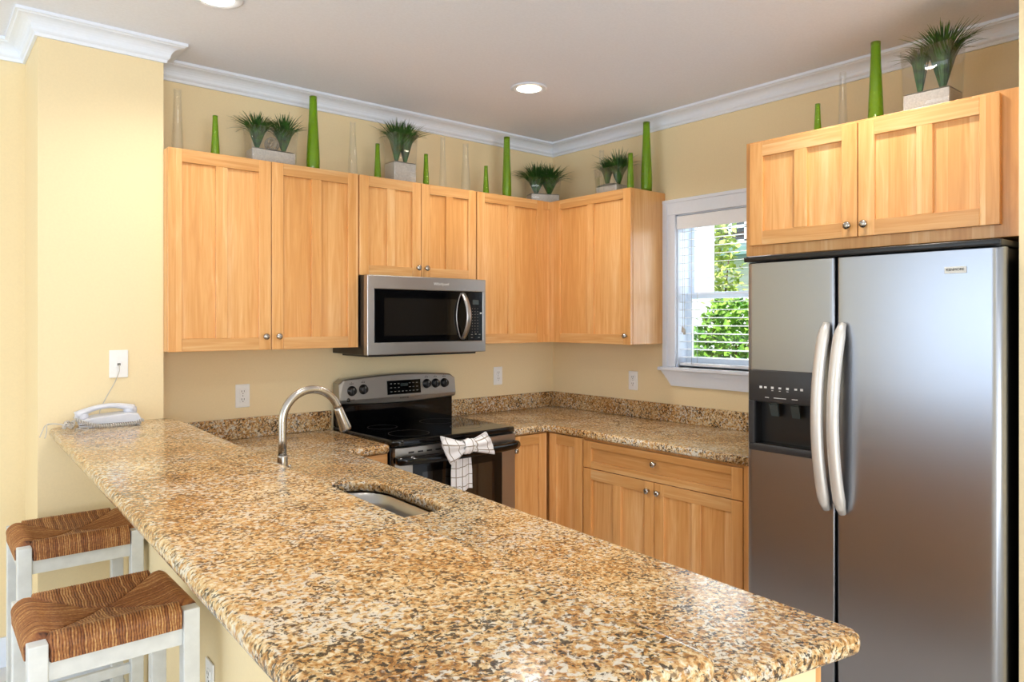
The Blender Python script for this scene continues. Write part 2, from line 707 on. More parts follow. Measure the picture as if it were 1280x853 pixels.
def text(name, s, size, mat, origin, right, up, parent, depth=0.0004, wide=1.0):
    """lettering as a thin mesh on a surface, centred on origin"""
    cu = bpy.data.curves.new(name, 'FONT')
    cu.body = s
    cu.size = size
    cu.align_x = 'CENTER'
    cu.align_y = 'CENTER'
    cu.extrude = depth
    t = bpy.data.objects.new(name + '_curve', cu)
    COL.objects.link(t)
    bpy.context.view_layer.update()
    me = bpy.data.meshes.new_from_object(t.evaluated_get(bpy.context.evaluated_depsgraph_get()))
    bpy.data.objects.remove(t)
    bpy.data.curves.remove(cu)
    r, u = Vector(right).normalized(), Vector(up).normalized()
    n = r.cross(u)
    org = Vector(origin) - world_origin(parent)
    mt = Matrix(((r.x * wide, u.x, n.x, org.x), (r.y * wide, u.y, n.y, org.y), (r.z * wide, u.z, n.z, org.z), (0, 0, 0, 1)))
    me.transform(mt)
    me.materials.clear()
    me.materials.append(M[mat])
    o = bpy.data.objects.new(name, me)
    COL.objects.link(o)
    o.parent = parent
    return o


def BACK(u, w, z):      # a unit on the back wall: u to the right, w out from the wall
    return (u, -w, z)


def RIGHT(u, w, z):     # a unit on the right wall
    return (-w, -u, z)


# ------------------------------------------------------------------ the room
CEIL = 2.72
XL, YF = -7.0, -8.0
b = MB(); b.box(XL, 0, YF, 0.17, -0.05, 0); struct('floor', b, 'floor')
b = MB(); b.box(XL - .1, 0.12, YF - .1, 0.3, CEIL, CEIL + 0.1); struct('ceiling', b, 'ceil')
b = MB(); b.box(-3.0, 0.12, 0, 0.27, 0, CEIL); b.box(XL, -3.0, 0.17, 0.27, 0, CEIL); struct('wall_back', b, 'wall')
# right wall with the kitchen window opening
WY0, WY1, WZ0, WZ1 = -1.66, -1.05, 1.235, 2.125
b = MB()
b.box(0, 0.12, WY1, 0, 0, CEIL); b.box(0, 0.12, YF, WY0, 0, CEIL)
b.box(0, 0.12, WY0, WY1, 0, WZ0); b.box(0, 0.12, WY0, WY1, WZ1, CEIL)
struct('wall_right', b, 'wall')
# wall return beside the refrigerator
b = MB(); b.box(-0.72, -0.001, -3.06, -2.93, 0, CEIL); struct('wall_return', b, 'wall')
# pillar at the end of the breakfast bar
b = MB(); b.box(-3.037, -2.572, -0.24, 0.17, 0, CEIL); struct('wall_pillar', b, 'wall')
# knee wall carrying the bar
b = MB(); b.prism([(-2.735, -0.2405), (-2.60, -0.2405), (-2.66, -3.035), (-2.795, -2.985)], 0, 1.0395, 'z'); struct('wall_knee', b, 'wall')
# left wall and front wall of the living area, each with a glazed opening
b = MB()
b.box(XL - .1, XL, -0.3, 0.27, 0, CEIL); b.box(XL - .1, XL, YF, -3.5, 0, CEIL)
b.box(XL - .1, XL, -3.5, -0.3, 0, 0.6); b.box(XL - .1, XL, -3.5, -0.3, 2.4, CEIL)
struct('wall_left', b, 'wall')
b = MB()
b.box(XL - .1, -5.7, YF - .1, YF, 0, CEIL); b.box(-2.3, 0.12, YF - .1, YF, 0, CEIL)
b.box(-5.7, -2.3, YF - .1, YF, 2.4, CEIL)
struct('wall_front', b, 'wall')

# crown moulding
PROF = [(0, 0), (0, -0.080), (0.010, -0.080), (0.013, -0.068), (0.018, -0.064), (0.022, -0.058)]
for k in range(7):
    a = k / 6 * PI / 2
    PROF.append((0.022 + 0.046 * (1 - math.cos(a)), -0.058 + 0.040 * math.sin(a)))
PROF += [(0.072, -0.014), (0.080, -0.012), (0.080, 0)]


def crown(name, path, z=CEIL):
    """mitred run along wall corners; the room is on the right of the path"""
    b = MB()
    P = [Vector(p) for p in path]
    rings = []
    for i, p in enumerate(P):
        def nrm(d):
            return Vector((d.y, -d.x))
        d0 = (P[i] - P[i - 1]).normalized() if i else None
        d1 = (P[i + 1] - P[i]).normalized() if i < len(P) - 1 else None
        n0 = nrm(d0) if d0 else nrm(d1)
        n1 = nrm(d1) if d1 else nrm(d0)
        mdir = (n0 + n1) / (1 + n0.dot(n1))
        rings.append([(p.x + mdir.x * o, p.y + mdir.y * o, z + h) for o, h in PROF])
    m = len(PROF)
    vs = [q for r in rings for q in r]
    fs = [(i * m + k, i * m + (k + 1) % m, (i + 1) * m + (k + 1) % m, (i + 1) * m + k)
          for i in range(len(P) - 1) for k in range(m)]
    fs += [tuple(range(m)), tuple(range((len(P) - 1) * m, len(P) * m))[::-1]]
    b.add(vs, fs)
    struct(name, b, 'trim')


crown('trim_1', [(-2.572, -0.0005), (-0.0005, -0.0005), (-0.0005, -2.9295), (-0.7205, -2.9295), (-0.7205, -3.06)])
crown('trim_2', [(XL, 0.1695), (-3.0375, 0.1695), (-3.0375, -0.2405), (-2.5715, -0.2405), (-2.5715, -0.081)])

# baseboards
b = MB(); b.box(XL, -3.052, 0.155, 0.1695, 0, 0.13, bev=.004); struct('baseboard_back', b, 'trim')
b = MB(); b.box(-3.052, -2.737, -0.255, -0.2405, 0, 0.13, bev=.004); b.box(-3.052, -3.0375, -0.2405, 0.155, 0, 0.13, bev=.004)
struct('baseboard_pillar', b, 'trim')

# windows of the living area
for nm, fn in (('window_2', lambda u, w, z: (XL + w, u, z)), ('window_3', lambda u, w, z: (u, YF + w, z))):
    u0, u1, z0, z1 = (-3.5, -0.3, 0.6, 2.4) if nm == 'window_2' else (-5.7, -2.3, 0.0, 2.4)
    b = MB(fn)
    for a, c in ((u0 - .08, u0 + .05), (u1 - .05, u1 + .08), ((u0 + u1) / 2 - .04, (u0 + u1) / 2 + .04)):
        b.box(a, c, -.08, .02, z0 + .001, z1)
    b.box(u0 - .08, u1 + .08, -.08, .022, z1 - .05, z1 + .09)
    if z0 > 0:
        b.box(u0 - .08, u1 + .08, -.08, .04, z0 - .06, z0 + .04)
    struct(nm, b, 'trim')

# kitchen window
b = MB(RIGHT)
u0, u1 = -WY1, -WY0
b.box(u0 - 0.078, u0 + 0.006, 0.0005, 0.020, WZ0, WZ1 + .0, bev=.003)
b.box(u1 - 0.006, u1 + 0.078, 0.0005, 0.020, WZ0, WZ1 + .0, bev=.003)
b.box(u0 - 0.080, u1 + 0.080, 0.0005, 0.022, WZ1 - .004, WZ1 + 0.085, bev=.003)
for k, d in ((0.062, .028), (0.078, .026)):
    b.box(u0 - k - .004, u0 - k + .014, 0.0005, d, WZ0, WZ1 + k, bev=.003)
b.box(u0 - 0.082, u1 + 0.082, 0.0005, 0.028, WZ1 + .066, WZ1 + 0.086, bev=.003)
win = struct('window_1', b, 'trim')
b = MB(RIGHT)
b.box(u0 - 0.105, u1 + 0.105, -0.10, 0.045, WZ0 - 0.022, WZ0, bev=.006)
obj('window_stool', b, 'trim', win)
b = MB(RIGHT)
for k in range(4):
    za, zb = WZ0 - 0.022 - k * .022, WZ0 - 0.022 - (k + 1) * .022
    w = (0.034, .026, .020, .016)[k]
    ia, ib = 0.085 - k * .014, 0.085 - (k + 1) * .014
    b.add([(u0 - ia, .0005, za), (u1 + ia, .0005, za), (u1 + ib, .0005, zb), (u0 - ib, .0005, zb),
           (u0 - ia, w, za), (u1 + ia, w, za), (u1 + ib, w - .004, zb), (u0 - ib, w - .004, zb)],
          [(0, 1, 2, 3), (4, 5, 6, 7), (0, 1, 5, 4), (1, 2, 6, 5), (2, 3, 7, 6), (3, 0, 4, 7)])
obj('window_apron', b, 'trim', win)
ZM = 1.652
for nm, za, zb, w in (('upper_sash', ZM - .018, WZ1 - .01, -.115), ('lower_sash', WZ0, ZM + .018, -.088)):
    b = MB(RIGHT)
    b.box(u0 + .002, u0 + .045, w - .02, w, za, zb, bev=.003); b.box(u1 - .045, u1 - .002, w - .02, w, za, zb, bev=.003)
    b.box(u0 + .045, u1 - .045, w - .02, w, zb - .036, zb, bev=.003)
    b.box(u0 + .045, u1 - .045, w - .02, w, za, za + (.036 if 'upper' in nm else .055), bev=.003)
    s = obj(nm, b, 'trim', win)
    b = MB(RIGHT); b.box(u0 + .045, u1 - .045, w - .012, w - .008, za + .036, zb - .036)
    obj('pane', b, 'pane', s)
b = MB(RIGHT)
b.box(u0, u0 + .012, -.12, -0.0005, WZ0, WZ1); b.box(u1 - .012, u1, -.12, -0.0005, WZ0, WZ1); b.box(u0, u1, -.12, -0.0005, WZ1 - .01, WZ1)
obj('jamb', b, 'trim', win)

# venetian blind
bl = thing('window_blind', 'white slatted venetian blind lowered over the kitchen window', 'blind', (0.03, (WY0 + WY1) / 2, WZ0))
b = MB(RIGHT)
ns = 17
for k in range(ns):
    z = WZ0 + 0.058 + k * 0.0455
    for (w0, w1, dz0, dz1) in ((-.062, -.012, -.0015, .0015),):
        b.add([(u0 + .016, w0, z + dz1), (u1 - .016, w0, z + dz1), (u1 - .016, w1, z + dz0), (u0 + .016, w1, z + dz0),
               (u0 + .016, w0, z + dz1 + .0025), (u1 - .016, w0, z + dz1 + .0025), (u1 - .016, w1, z + dz0 + .0025), (u0 + .016, w1, z + dz0 + .0025)],
              [(0, 1, 2, 3), (4, 5, 6, 7), (0, 1, 5, 4), (1, 2, 6, 5), (2, 3, 7, 6), (3, 0, 4, 7)])
obj('slats', b, 'blind', bl)
b = MB(RIGHT); b.box(u0 + .014, u1 - .014, -.075, .004, WZ1 - .078, WZ1 - .012, bev=.004); b.box(u0 + .010, u1 - .010, -.002, .010, WZ1 - .090, WZ1 - .014, bev=.003)
obj('valance', b, 'blind', bl)
b = MB(RIGHT); b.box(u0 + .016, u1 - .016, -.062, -.012, WZ0 + .008, WZ0 + .026, bev=.005); obj('bottom_rail', b, 'blind', bl)
for uu in (u0 + .10, u1 - .10):
    b = MB(RIGHT)
    for w in (-.064, -.010):
        b.tube([(uu, w, WZ0 + .02), (uu, w, WZ1 - .08)], .0012, 6)
    obj('ladder_cord', b, 'cord', bl)
b = MB(RIGHT)
for d in (0, .012):
    b.tube([(u0 + .045 + d, -.004, WZ1 - .085), (u0 + .045 + d, -.002, 1.47 - d)], .0012, 6)
pc = obj('pull_cord', b, 'cord', bl)
b = MB(RIGHT)
for d in (0, .012):
    b.lathe([(.003, 1.472 - d), (.007, 1.462 - d), (.008, 1.445 - d), (.006, 1.437 - d)], (u0 + .045 + d, -.002, 0), n=10)
obj('cord_tassel', b, 'cord', pc)


# ------------------------------------------------------------------ cabinets
def cab_door(f, u0, u1, w, z0, z1, parent, name='door', mull=True, fr=0.057, thick=0.020, rail=None):
    """framed door with recessed flat panels; w is its outer face"""
    rail = rail or fr
    b = MB(f)
    wi = w - thick
    b.box(u0, u0 + fr, wi, w, z0, z1, 0, .0015, 1)
    b.box(u1 - fr, u1, wi, w, z0, z1, 0, .0015, 1)
    b.box(u0 + fr, u1 - fr, wi, w - .0003, z0, z0 + rail, 1, .0012, 1)
    b.box(u0 + fr, u1 - fr, wi, w - .0003, z1 - rail, z1, 1, .0012, 1)
    b.box(u0 + fr - .002, u1 - fr + .002, wi + .001, w - .014, z0 + rail - .002, z1 - rail + .002, 1 if name == 'drawer' else 0)
    if mull:
        c = (u0 + u1) / 2
        h = fr * 0.45
        b.box(c - h, c + h, wi, w - .0006, z0 + rail, z1 - rail, 0, .0012, 1)
    return obj(name, b, ['maple_v', 'maple_h'], parent)


KNOB = [(.0075, 0), (.006, .004), (.0055, .010), (.011, .014), (.0150, .019), (.0148, .024), (.010, .028), (.004, .0295)]


def knob(f, u, w, z, parent):
    b = MB()
    b.lathe(KNOB, (0, 0, 0), 'z', 16)
    c = MB(f)
    c.v, c.f, c.mi, c.sm = [f(u + x, w + h, z + y) for x, y, h in b.v], b.f, b.mi, b.sm
    return obj('knob', c, 'nickel', parent)


ZUB, ZUT, D1 = 1.369, 2.260, 0.309
# back wall, doors from left to right
g = 'maple wall cabinets'
c = thing('wall_cabinet', 'tall two-door maple wall cabinet beside the cream pillar, left of the microwave', 'cabinet', (-2.115, 0, ZUB), g)
b = MB(BACK); b.box(-2.5715, -1.6575, 0.0005, D1 - .021, ZUB + .001, ZUT - .001, 0, .001, 1); obj('carcass', b, 'maple_v', c)
d = cab_door(BACK, -2.5705, -2.117, D1, ZUB, ZUT, c); knob(BACK, -2.146, D1, ZUB + .062, d)
d = cab_door(BACK, -2.113, -1.661, D1, ZUB, ZUT, c); knob(BACK, -2.084, D1, ZUB + .062, d)
c = thing('wall_cabinet', 'short two-door maple wall cabinet directly above the microwave', 'cabinet', (-1.277, 0, 1.742), g)
b = MB(BACK); b.box(-1.656, -0.8985, 0.0005, D1 - .021, 1.743, ZUT - .001, 0, .001, 1); obj('carcass', b, 'maple_v', c)
d = cab_door(BACK, -1.6535, -1.2795, D1, 1.742, ZUT, c, fr=.054); knob(BACK, -1.304, D1, 1.742 + .052, d)
d = cab_door(BACK, -1.2755, -0.9025, D1, 1.742, ZUT, c, fr=.054); knob(BACK, -1.251, D1, 1.742 + .052, d)
c = thing('wall_cabinet', 'single-door maple wall cabinet right of the microwave, in the corner', 'cabinet', (-0.63, 0, ZUB), g)
b = MB(BACK); b.box(-0.8975, -0.0005, 0.0005, D1 - .021, ZUB + .001, ZUT - .001, 0, .001, 1); obj('carcass', b, 'maple_v', c)
cab_door(BACK, -0.8945, -0.368, D1, ZUB, ZUT, c)
b = MB(BACK); b.box(-0.366, -0.3095, D1 - .0205, D1 - .010, ZUB, ZUT - .0005, 0, .001, 1); b.box(-0.366, -0.3095, D1 - .0099, D1 - .006, ZUB, ZUB + .05, 0, .001, 1)
b.box(-0.366, -0.3095, D1 - .0099, D1 - .006, ZUT - .05, ZUT - .0005, 0, .001, 1); obj('corner_filler', b, 'maple_v', c)
c = thing('wall_cabinet', 'single-door maple wall cabinet on the right wall beside the window', 'cabinet', (0, -0.64, ZUB), g)
b = MB(RIGHT); b.box(D1 - .019, 0.970, 0.0005, D1 - .021, ZUB + .001, ZUT - .001, 0, .002, 2); obj('carcass', b, 'maple_v', c)
d = cab_door(RIGHT, D1 + .028, 0.968, D1, ZUB, ZUT, c); knob(RIGHT, 0.938, D1, ZUB + .05, d)
b = MB(RIGHT); b.box(D1 - .018, D1 + .026, D1 - .0205, D1 - .002, ZUB, ZUT - .0005, 0, .001, 1); obj('corner_filler', b, 'maple_v', c)
c = thing('wall_cabinet', 'wide two-door maple wall cabinet above the refrigerator', 'cabinet', (0, -2.4, 1.785), g)
b = MB(RIGHT); b.box(1.902, 2.9285, 0.0005, 0.63, 1.785, 2.277, 0, .002, 2); obj('carcass', b, 'maple_v', c)
d = cab_door(RIGHT, 1.930, 2.388, 0.650, 1.828, 2.266, c, fr=.060); knob(RIGHT, 2.358, .65, 1.872, d)
d = cab_door(RIGHT, 2.392, 2.858, 0.650, 1.828, 2.266, c, fr=.060); knob(RIGHT, 2.420, .65, 1.872, d)

# base cabinets
g = 'maple base cabinets'
ZT, ZK, DB = 0.872, 0.10, 0.63
c = thing('base_cabinet', 'single-door maple base cabinet between the range and the corner', 'cabinet', (-0.75, 0, 0), g)
b = MB(BACK); b.box(-0.898, -0.64, 0.0005, DB - .021, ZK, ZT, 0, .001, 1); b.box(-0.898, -0.64, .0005, DB - .09, 0.001, ZK); obj('carcass', b, 'maple_v', c)
d = cab_door(BACK, -0.894, -0.640, DB, ZK + .01, ZT - .006, c, mull=False); knob(BACK, -0.882, DB, .79, d)
c = thing('base_cabinet', 'narrow single-door maple base cabinet on the right wall, in the corner', 'cabinet', (0, -0.6, 0), g)
b = MB(RIGHT); b.box(0.0005, 0.903, 0.0005, DB - .021, ZK, ZT, 0, .001, 1); b.box(.0005, 0.903, .0005, DB - .09, 0.001, ZK)
b.v = [p for p in b.v]; obj('carcass', b, 'maple_v', c)
cab_door(RIGHT, 0.640, 0.900, DB, ZK + .01, ZT - .006, c, mull=False)
c = thing('base_cabinet', 'wide maple base cabinet with one drawer above two doors, left of the refrigerator', 'cabinet', (0, -1.4, 0), g)
b = MB(RIGHT); b.box(0.905, 1.965, 0.0005, DB - .021, ZK, ZT, 0, .001, 1); b.box(.905, 1.965, .0005, DB - .09, 0.001, ZK); obj('carcass', b, 'maple_v', c)
d = cab_door(RIGHT, 0.911, 1.884, DB, 0.714, 0.858, c, 'drawer', mull=False, fr=.057, rail=.036); knob(RIGHT, 1.393, DB - .009, .800, d)
d = cab_door(RIGHT, 0.911, 1.391, DB, ZK + .01, 0.710, c); knob(RIGHT, 1.360, DB, .665, d)
d = cab_door(RIGHT, 1.395, 1.884, DB, ZK + .01, 0.710, c); knob(RIGHT, 1.424, DB, .665, d)
b = MB(RIGHT); b.box(1.886, 1.965, DB - .0205, DB - .004, ZK, ZT, 0, .001, 1); obj('filler', b, 'maple_v', c)
c = thing('base_cabinet', 'maple base cabinet tucked left of the range below the granite', 'cabinet', (-1.78, 0, 0), g)
b = MB(BACK); b.box(-2.56, -1.672, 0.0005, DB - .021, ZK, ZT, 0, .001, 1); b.box(-2.56, -1.672, .0005, DB - .09, 0.001, ZK); obj('carcass', b, 'maple_v', c)
b = MB(BACK); b.box(-1.93, -1.675, DB - .0205, DB, .72, ZT - .004, 0, .0015, 1); d = obj('drawer', b, ['maple_h'], c)
cab_door(BACK, -1.93, -1.675, DB, ZK + .01, .714, c, mull=False)
c = thing('base_cabinet', 'sink base cabinet of the peninsula with a cream painted end panel', 'cabinet', (-2.3, -2.0, 0), g)
b = MB(); b.prism([(-2.585, -0.66), (-1.96, -0.66), (-2.075, -2.965), (-2.115, -2.957), (-2.62, -2.868)], ZK, .68, 'z', 0)
b.prism([(-2.585, -0.66), (-2.47, -0.66), (-2.52, -2.888), (-2.62, -2.868)], .68, ZT, 'z', 0)
b.prism([(-2.02, -0.66), (-1.96, -0.66), (-2.075, -2.965), (-2.125, -2.955)], .68, ZT, 'z', 0)
obj('carcass', b, ['maple_v'], c)
b = MB(); b.prism([(-2.113, -2.960), (-2.113, -2.974), (-2.645, -2.880), (-2.645, -2.866)], 0, ZT, 'z'); obj('end_panel', b, 'wall', c, label='cream painted end panel')

# ------------------------------------------------------------------ granite
ZC0, ZC1 = 0.8735, 0.914
sink_hole = fillet([(-2.095, -1.215), (-2.440, -1.215), (-2.455, -1.770), (-2.110, -1.770)], [.17, .12, .12, .07], 8)
poly = [(-2.568, -0.0015), (-1.669, -0.0015), (-1.669, -0.650), (-1.893, -0.650), (-1.934, -1.60), (-2.022, -3.034), (-2.62, -2.915), (-2.594, -0.2425), (-2.568, -0.2425)]
ct = slab('countertop', fillet(poly, [0, 0, .02, .03, 0, .034, 0, 0, 0]), ZC0, ZC1, .014, 'granite', base=(-2.2, -1.5, ZC0), holes=[sink_hole])
tag(ct, 'lower granite worktop of the peninsula with the sink cut-out', 'countertop', 'granite worktops')
poly = [(-0.901, -0.0015), (-0.0015, -0.0015), (-0.0015, -1.960), (-0.650, -1.960), (-0.650, -0.650), (-0.901, -0.650)]
ct = slab('countertop', fillet(poly, [0, 0, 0, 0, .03, .02]), ZC0, ZC1, .014, 'granite', base=(-0.4, -0.6, ZC0))
tag(ct, 'corner granite worktop between the range and the refrigerator', 'countertop', 'granite worktops')
poly = [(-3.003, -0.2425), (-2.545, -0.2425), (-2.527, -0.42), (-2.585, -2.28), (-2.622, -3.118), (-3.078, -2.99), (-3.050, -2.10)]
bt = slab('breakfast_bar', fillet(poly, [.05, .05, 0, 0, .026, .04, 0]), 1.040, 1.078, .017, 'granite', base=(-2.8, -1.6, 1.04))
tag(bt, 'long raised granite breakfast bar top across the foreground', 'countertop', 'granite worktops')
g = 'granite backsplash strips'
b = MB(); b.box(-2.568, -1.668, -.020, -.0008, ZC1 + .0005, 1.016, 0, .003); tag(obj('backsplash', b, 'granite', base=(-2.1, 0, ZC1)), 'low granite backsplash strip behind the faucet, left of the range', 'backsplash', g)
b = MB(); b.box(-0.902, -0.0215, -.020, -.0008, ZC1 + .0005, 1.016, 0, .003); tag(obj('backsplash', b, 'granite', base=(-0.45, 0, ZC1)), 'short granite backsplash strip between the range and the corner', 'backsplash', g)
b = MB(); b.box(-.020, -.0008, -1.96, -0.0008, ZC1 + .0005, 1.016, 0, .003); tag(obj('backsplash', b, 'granite', base=(0, -1, ZC1)), 'long granite backsplash strip on the right wall below the window', 'backsplash', g)

# sink
b = MB()
rings = []
for off, z in ((.012, .871), (-.002, .8705), (-.004, .80), (-.012, .735), (-.04, .70), (-.10, .694)):
    cx, cy = -2.275, -1.4925
    ring = []
    for (x, y) in sink_hole:
        d = Vector((x - cx, y - cy))
        k = 1 + off / d.length
        ring.append((cx + d.x * k, cy + d.y * k, z))
    rings.append(ring)
m = len(rings[0])
b.add([p for r in rings for p in r], [(i * m + k, i * m + (k + 1) % m, (i + 1) * m + (k + 1) % m, (i + 1) * m + k) for i in range(len(rings) - 1) for k in range(m)] + [tuple(range((len(rings) - 1) * m, len(rings) * m))], 0, True)
sk = thing('sink', 'stainless steel undermount sink bowl in the peninsula worktop', 'sink', (-2.275, -1.49, .694))
obj('bowl', b, 'steel', sk, recalc=False)
b = MB(); b.lathe([(.045, .6945), (.045, .697), (.036, .698), (.030, .696), (.004, .696)], (-2.275, -1.49, 0), n=24); obj('drain', b, 'nickel', sk)

# faucet
fx, fy = -2.50, -1.385
fa = thing('faucet', 'brushed nickel gooseneck pull-down faucet beside the sink', 'faucet', (fx, fy, ZC1 + .0005))
b = MB(); b.lathe([(.030, ZC1 + .0005), (.030, ZC1 + .006), (.024, ZC1 + .014), (.0185, ZC1 + .03), (.0175, 1.0), (.0165, 1.065), (.0150, 1.07)], (fx, fy, 0)); obj('body', b, 'nickel', fa)
path = [(fx, fy, 1.068), (fx, fy, 1.12)]
Rr = 0.100
for k in range(25):
    a = PI - k / 24 * (PI * 0.90)
    path.append((fx + Rr + Rr * math.cos(a), fy, 1.177 + Rr * math.sin(a)))
b = MB(); b.tube(path, .0136, 16); obj('spout', b, 'nickel', fa)
e = Vector(path[-1]); dv = (e - Vector(path[-2])).normalized()
b = MB(); b.tube([e - dv * .002, e + dv * .004, e + dv * .03, e + dv * .075, e + dv * .082], [.0139, .0150, .0165, .0205, .0195], 18); sp = obj('spray_head', b, 'nickel', fa)
b = MB(); b.tube([e + dv * .0815, e + dv * .084], [.0165, .0155], 18); obj('nozzle', b, 'black', sp)
b = MB(); b.tube([(fx, fy - .012, 1.0), (fx, fy - .04, 1.004)], .012, 12); b.tube([(fx, fy - .036, 1.002), (fx - .004, fy - .06, 1.03), (fx - .006, fy - .075, 1.05)], [.007, .006, .005], 10); obj('lever', b, 'nickel', fa)

# ------------------------------------------------------------------ range
RX0, RX1 = -1.664, -0.904
rg = thing('range', 'stainless steel electric range with black glass cooktop in the back counter', 'stove', ((RX0 + RX1) / 2, -.35, 0))
b = MB(); b.box(RX0 + .003, RX1 - .003, -.628, -.022, .03, .895, 0, .004); b.box(RX0 + .03, RX1 - .03, -.58, -.04, .0005, .03); obj('body', b, 'black', rg)
# cooktop with bowed front edge
pl = [(RX0, -.024), (RX1, -.024), (RX1, -.640)]
pl += [(RX1 - .76 * t, -.655 - .020 * math.sin(PI * t)) for t in [k / 12 for k in range(0, 13)]]
pl += [(RX0, -.640)]
ctp = slab('cooktop', fillet(pl, [.01, .01, 0] + [0] * 13 + [0], 3), .896, .930, .010, 'blackglass', parent=rg)
for (x, y, r) in ((-1.47, -.49, .105), (-1.11, -.49, .085), (-1.47, -.22, .08), (-1.11, -.22, .105)):
    b = MB()
    for rr in (r,):
        ring = [(rr, .9302), (rr, .9305), (rr - .0018, .9305), (rr - .0018, .9302)]
        b.lathe(ring, (x, y, 0), n=40, cap=False)
    obj('burner_ring', b, 'panel', ctp)
# backguard
b = MB()
pl = [(RX0 + .006, .9305), (RX1 - .006, .9305), (RX1 - .006, 1.060), (RX0 + .006, 1.060)]
b.prism(pl, -.075, -.024, 'y', 0)
obj('backguard', b, 'blackglass', rg)
b = MB()


def arch(t):
    return 1.184 + .020 * math.sin(PI * t)


top = []
nseg = 24
for k in range(nseg + 1):
    t = k / nseg
    z = arch(t)
    ed = min(t, 1 - t) * .76
    if ed < .02:
        z -= .02 - math.sqrt(max(0, .02 ** 2 - (.02 - ed) ** 2))
    top.append((RX0 + .76 * t, z))
bot = [(RX0 + .76 * k / 12, 1.030 + .012 * math.sin(PI * k / 12)) for k in range(13)]
fr_, bk_ = [], []
cols = []
for k in range(nseg + 1):
    x, zt = top[k]
    zb = 1.052 - .016 * math.sin(PI * k / nseg)
    cols.append([(x, -.030, zb), (x, -.088, zb), (x, -.102, zb + .008), (x, -.106, 1.075), (x, -.0945, zt - .007), (x, -.0915, zt - .002), (x, -.086, zt), (x, -.030, zt)])
m = 8
b.add([p for c_ in cols for p in c_], [(i * m + k, i * m + (k + 1) % m, (i + 1) * m + (k + 1) % m, (i + 1) * m + k) for i in range(nseg) for k in range(m)] + [tuple(range(m)), tuple(range(nseg * m, nseg * m + m))[::-1]], 0, False)
cp = obj('control_panel', b, 'steel_h', rg)
# face of the control panel is tilted: y at a given height


def pf(z, x=None):
    return -.106 + (z - 1.075) / (1.172 - 1.075) * .010


def disc(b, x, z, r, h0, h1, mi=0, n=24):
    b.lathe([(r, 0), (r, h1 - h0), (r * .9, h1 - h0 + .0005)], (x, z, 0), n=n, mi=mi)


kn = [(-1.590, 1.123), (-1.520, 1.128), (-1.108, 1.137), (-1.046, 1.136), (-0.983, 1.135)]
for (x, z) in kn:
    y = pf(z)
    b = MB(); b.lathe([(.0275, y + .001), (.0275, y - .003), (.024, y - .004), (.021, y - .020), (.018, y - .022), (.004, y - .022)], (x, 0, z), 'y', 24)
    b.box(x - .004, x + .004, y - .027, y - .02, z - .019, z + .019, 0, .002)
    k_ = obj('knob', b, 'black', cp)
    b = MB(); b.box(x - .0008, x + .0008, y - .0276, y - .0268, z + .006, z + .018); obj('pointer', b, 'print', k_)
    b = MB()
    for dx in (-.008, 0, .008):
        b.box(x + dx - .002, x + dx + .002, pf(z + .036) - .0012, pf(z + .036) + .002, z + .036, z + .041)
    b.box(x - .001, x + .001, pf(z + .046) - .0012, pf(z + .046) + .003, z + .044, z + .048)
    obj('marking', b, 'ink', cp)
b = MB(); y = pf(1.08); b.lathe([(.011, y + .002), (.011, y - .004), (.008, y - .006)], (-1.612, 0, 1.075), 'y', 18); obj('indicator', b, 'black', cp)
b = MB(); b.box(-1.597, -1.575, pf(1.075) - .001, pf(1.075) + .003, 1.073, 1.077); obj('marking', b, 'ink', cp)
xa, xb, za, zb = -1.372, -1.152, 1.088, 1.166
b = MB(); b.add([(x, pf(z) - o, z) for o in (0.004, -.002) for x, z in ((xa, za), (xb, za), (xb, zb), (xa, zb))], [(0, 1, 2, 3), (4, 5, 6, 7), (0, 1, 5, 4), (1, 2, 6, 5), (2, 3, 7, 6), (3, 0, 4, 7)])
dp = obj('display', b, 'blackglass', cp)
b = MB()
for j in range(3):
    for i in range(8):
        if i in (3, 4) and j > 0:
            continue
        x = xa + .024 + i * .0245
        z = za + .016 + j * .022
        b.box(x - .006, x + .006, pf(z) - .0048, pf(z) - .0035, z - .002, z + .002)
obj('key_print', b, 'key', dp)
b = MB(); x = (xa + xb) / 2; z = za + .052; b.box(x - .024, x + .024, pf(z) - .0048, pf(z) - .0035, z - .009, z + .009); obj('clock_window', b, 'display', dp)
text('logo', 'KENMORE', .012, 'ink', (-1.262, pf(1.068) - .0006, 1.066), (1, 0, 0), (0, .02, 1), cp, wide=1.1)
# oven door with bowed front
b = MB()


def yb(x, base=-.668, bow=.018):
    t = (x - RX0) / (RX1 - RX0)
    return base - bow * math.sin(PI * max(0, min(1, t)))


def bowed(b, x0, x1, z0, z1, base, back, mi=0, n=16, bow=.018):
    vs = []
    for k in range(n + 1):
        x = x0 + (x1 - x0) * k / n
        vs += [(x, yb(x, base, bow), z0), (x, yb(x, base, bow), z1), (x, back, z1), (x, back, z0)]
    fs = [(i * 4 + k, i * 4 + (k + 1) % 4, (i + 1) * 4 + (k + 1) % 4, (i + 1) * 4 + k) for i in range(n) for k in range(4)]
    fs += [(0, 1, 2, 3), (n * 4 + 3, n * 4 + 2, n * 4 + 1, n * 4)]
    b.add(vs, fs, mi)


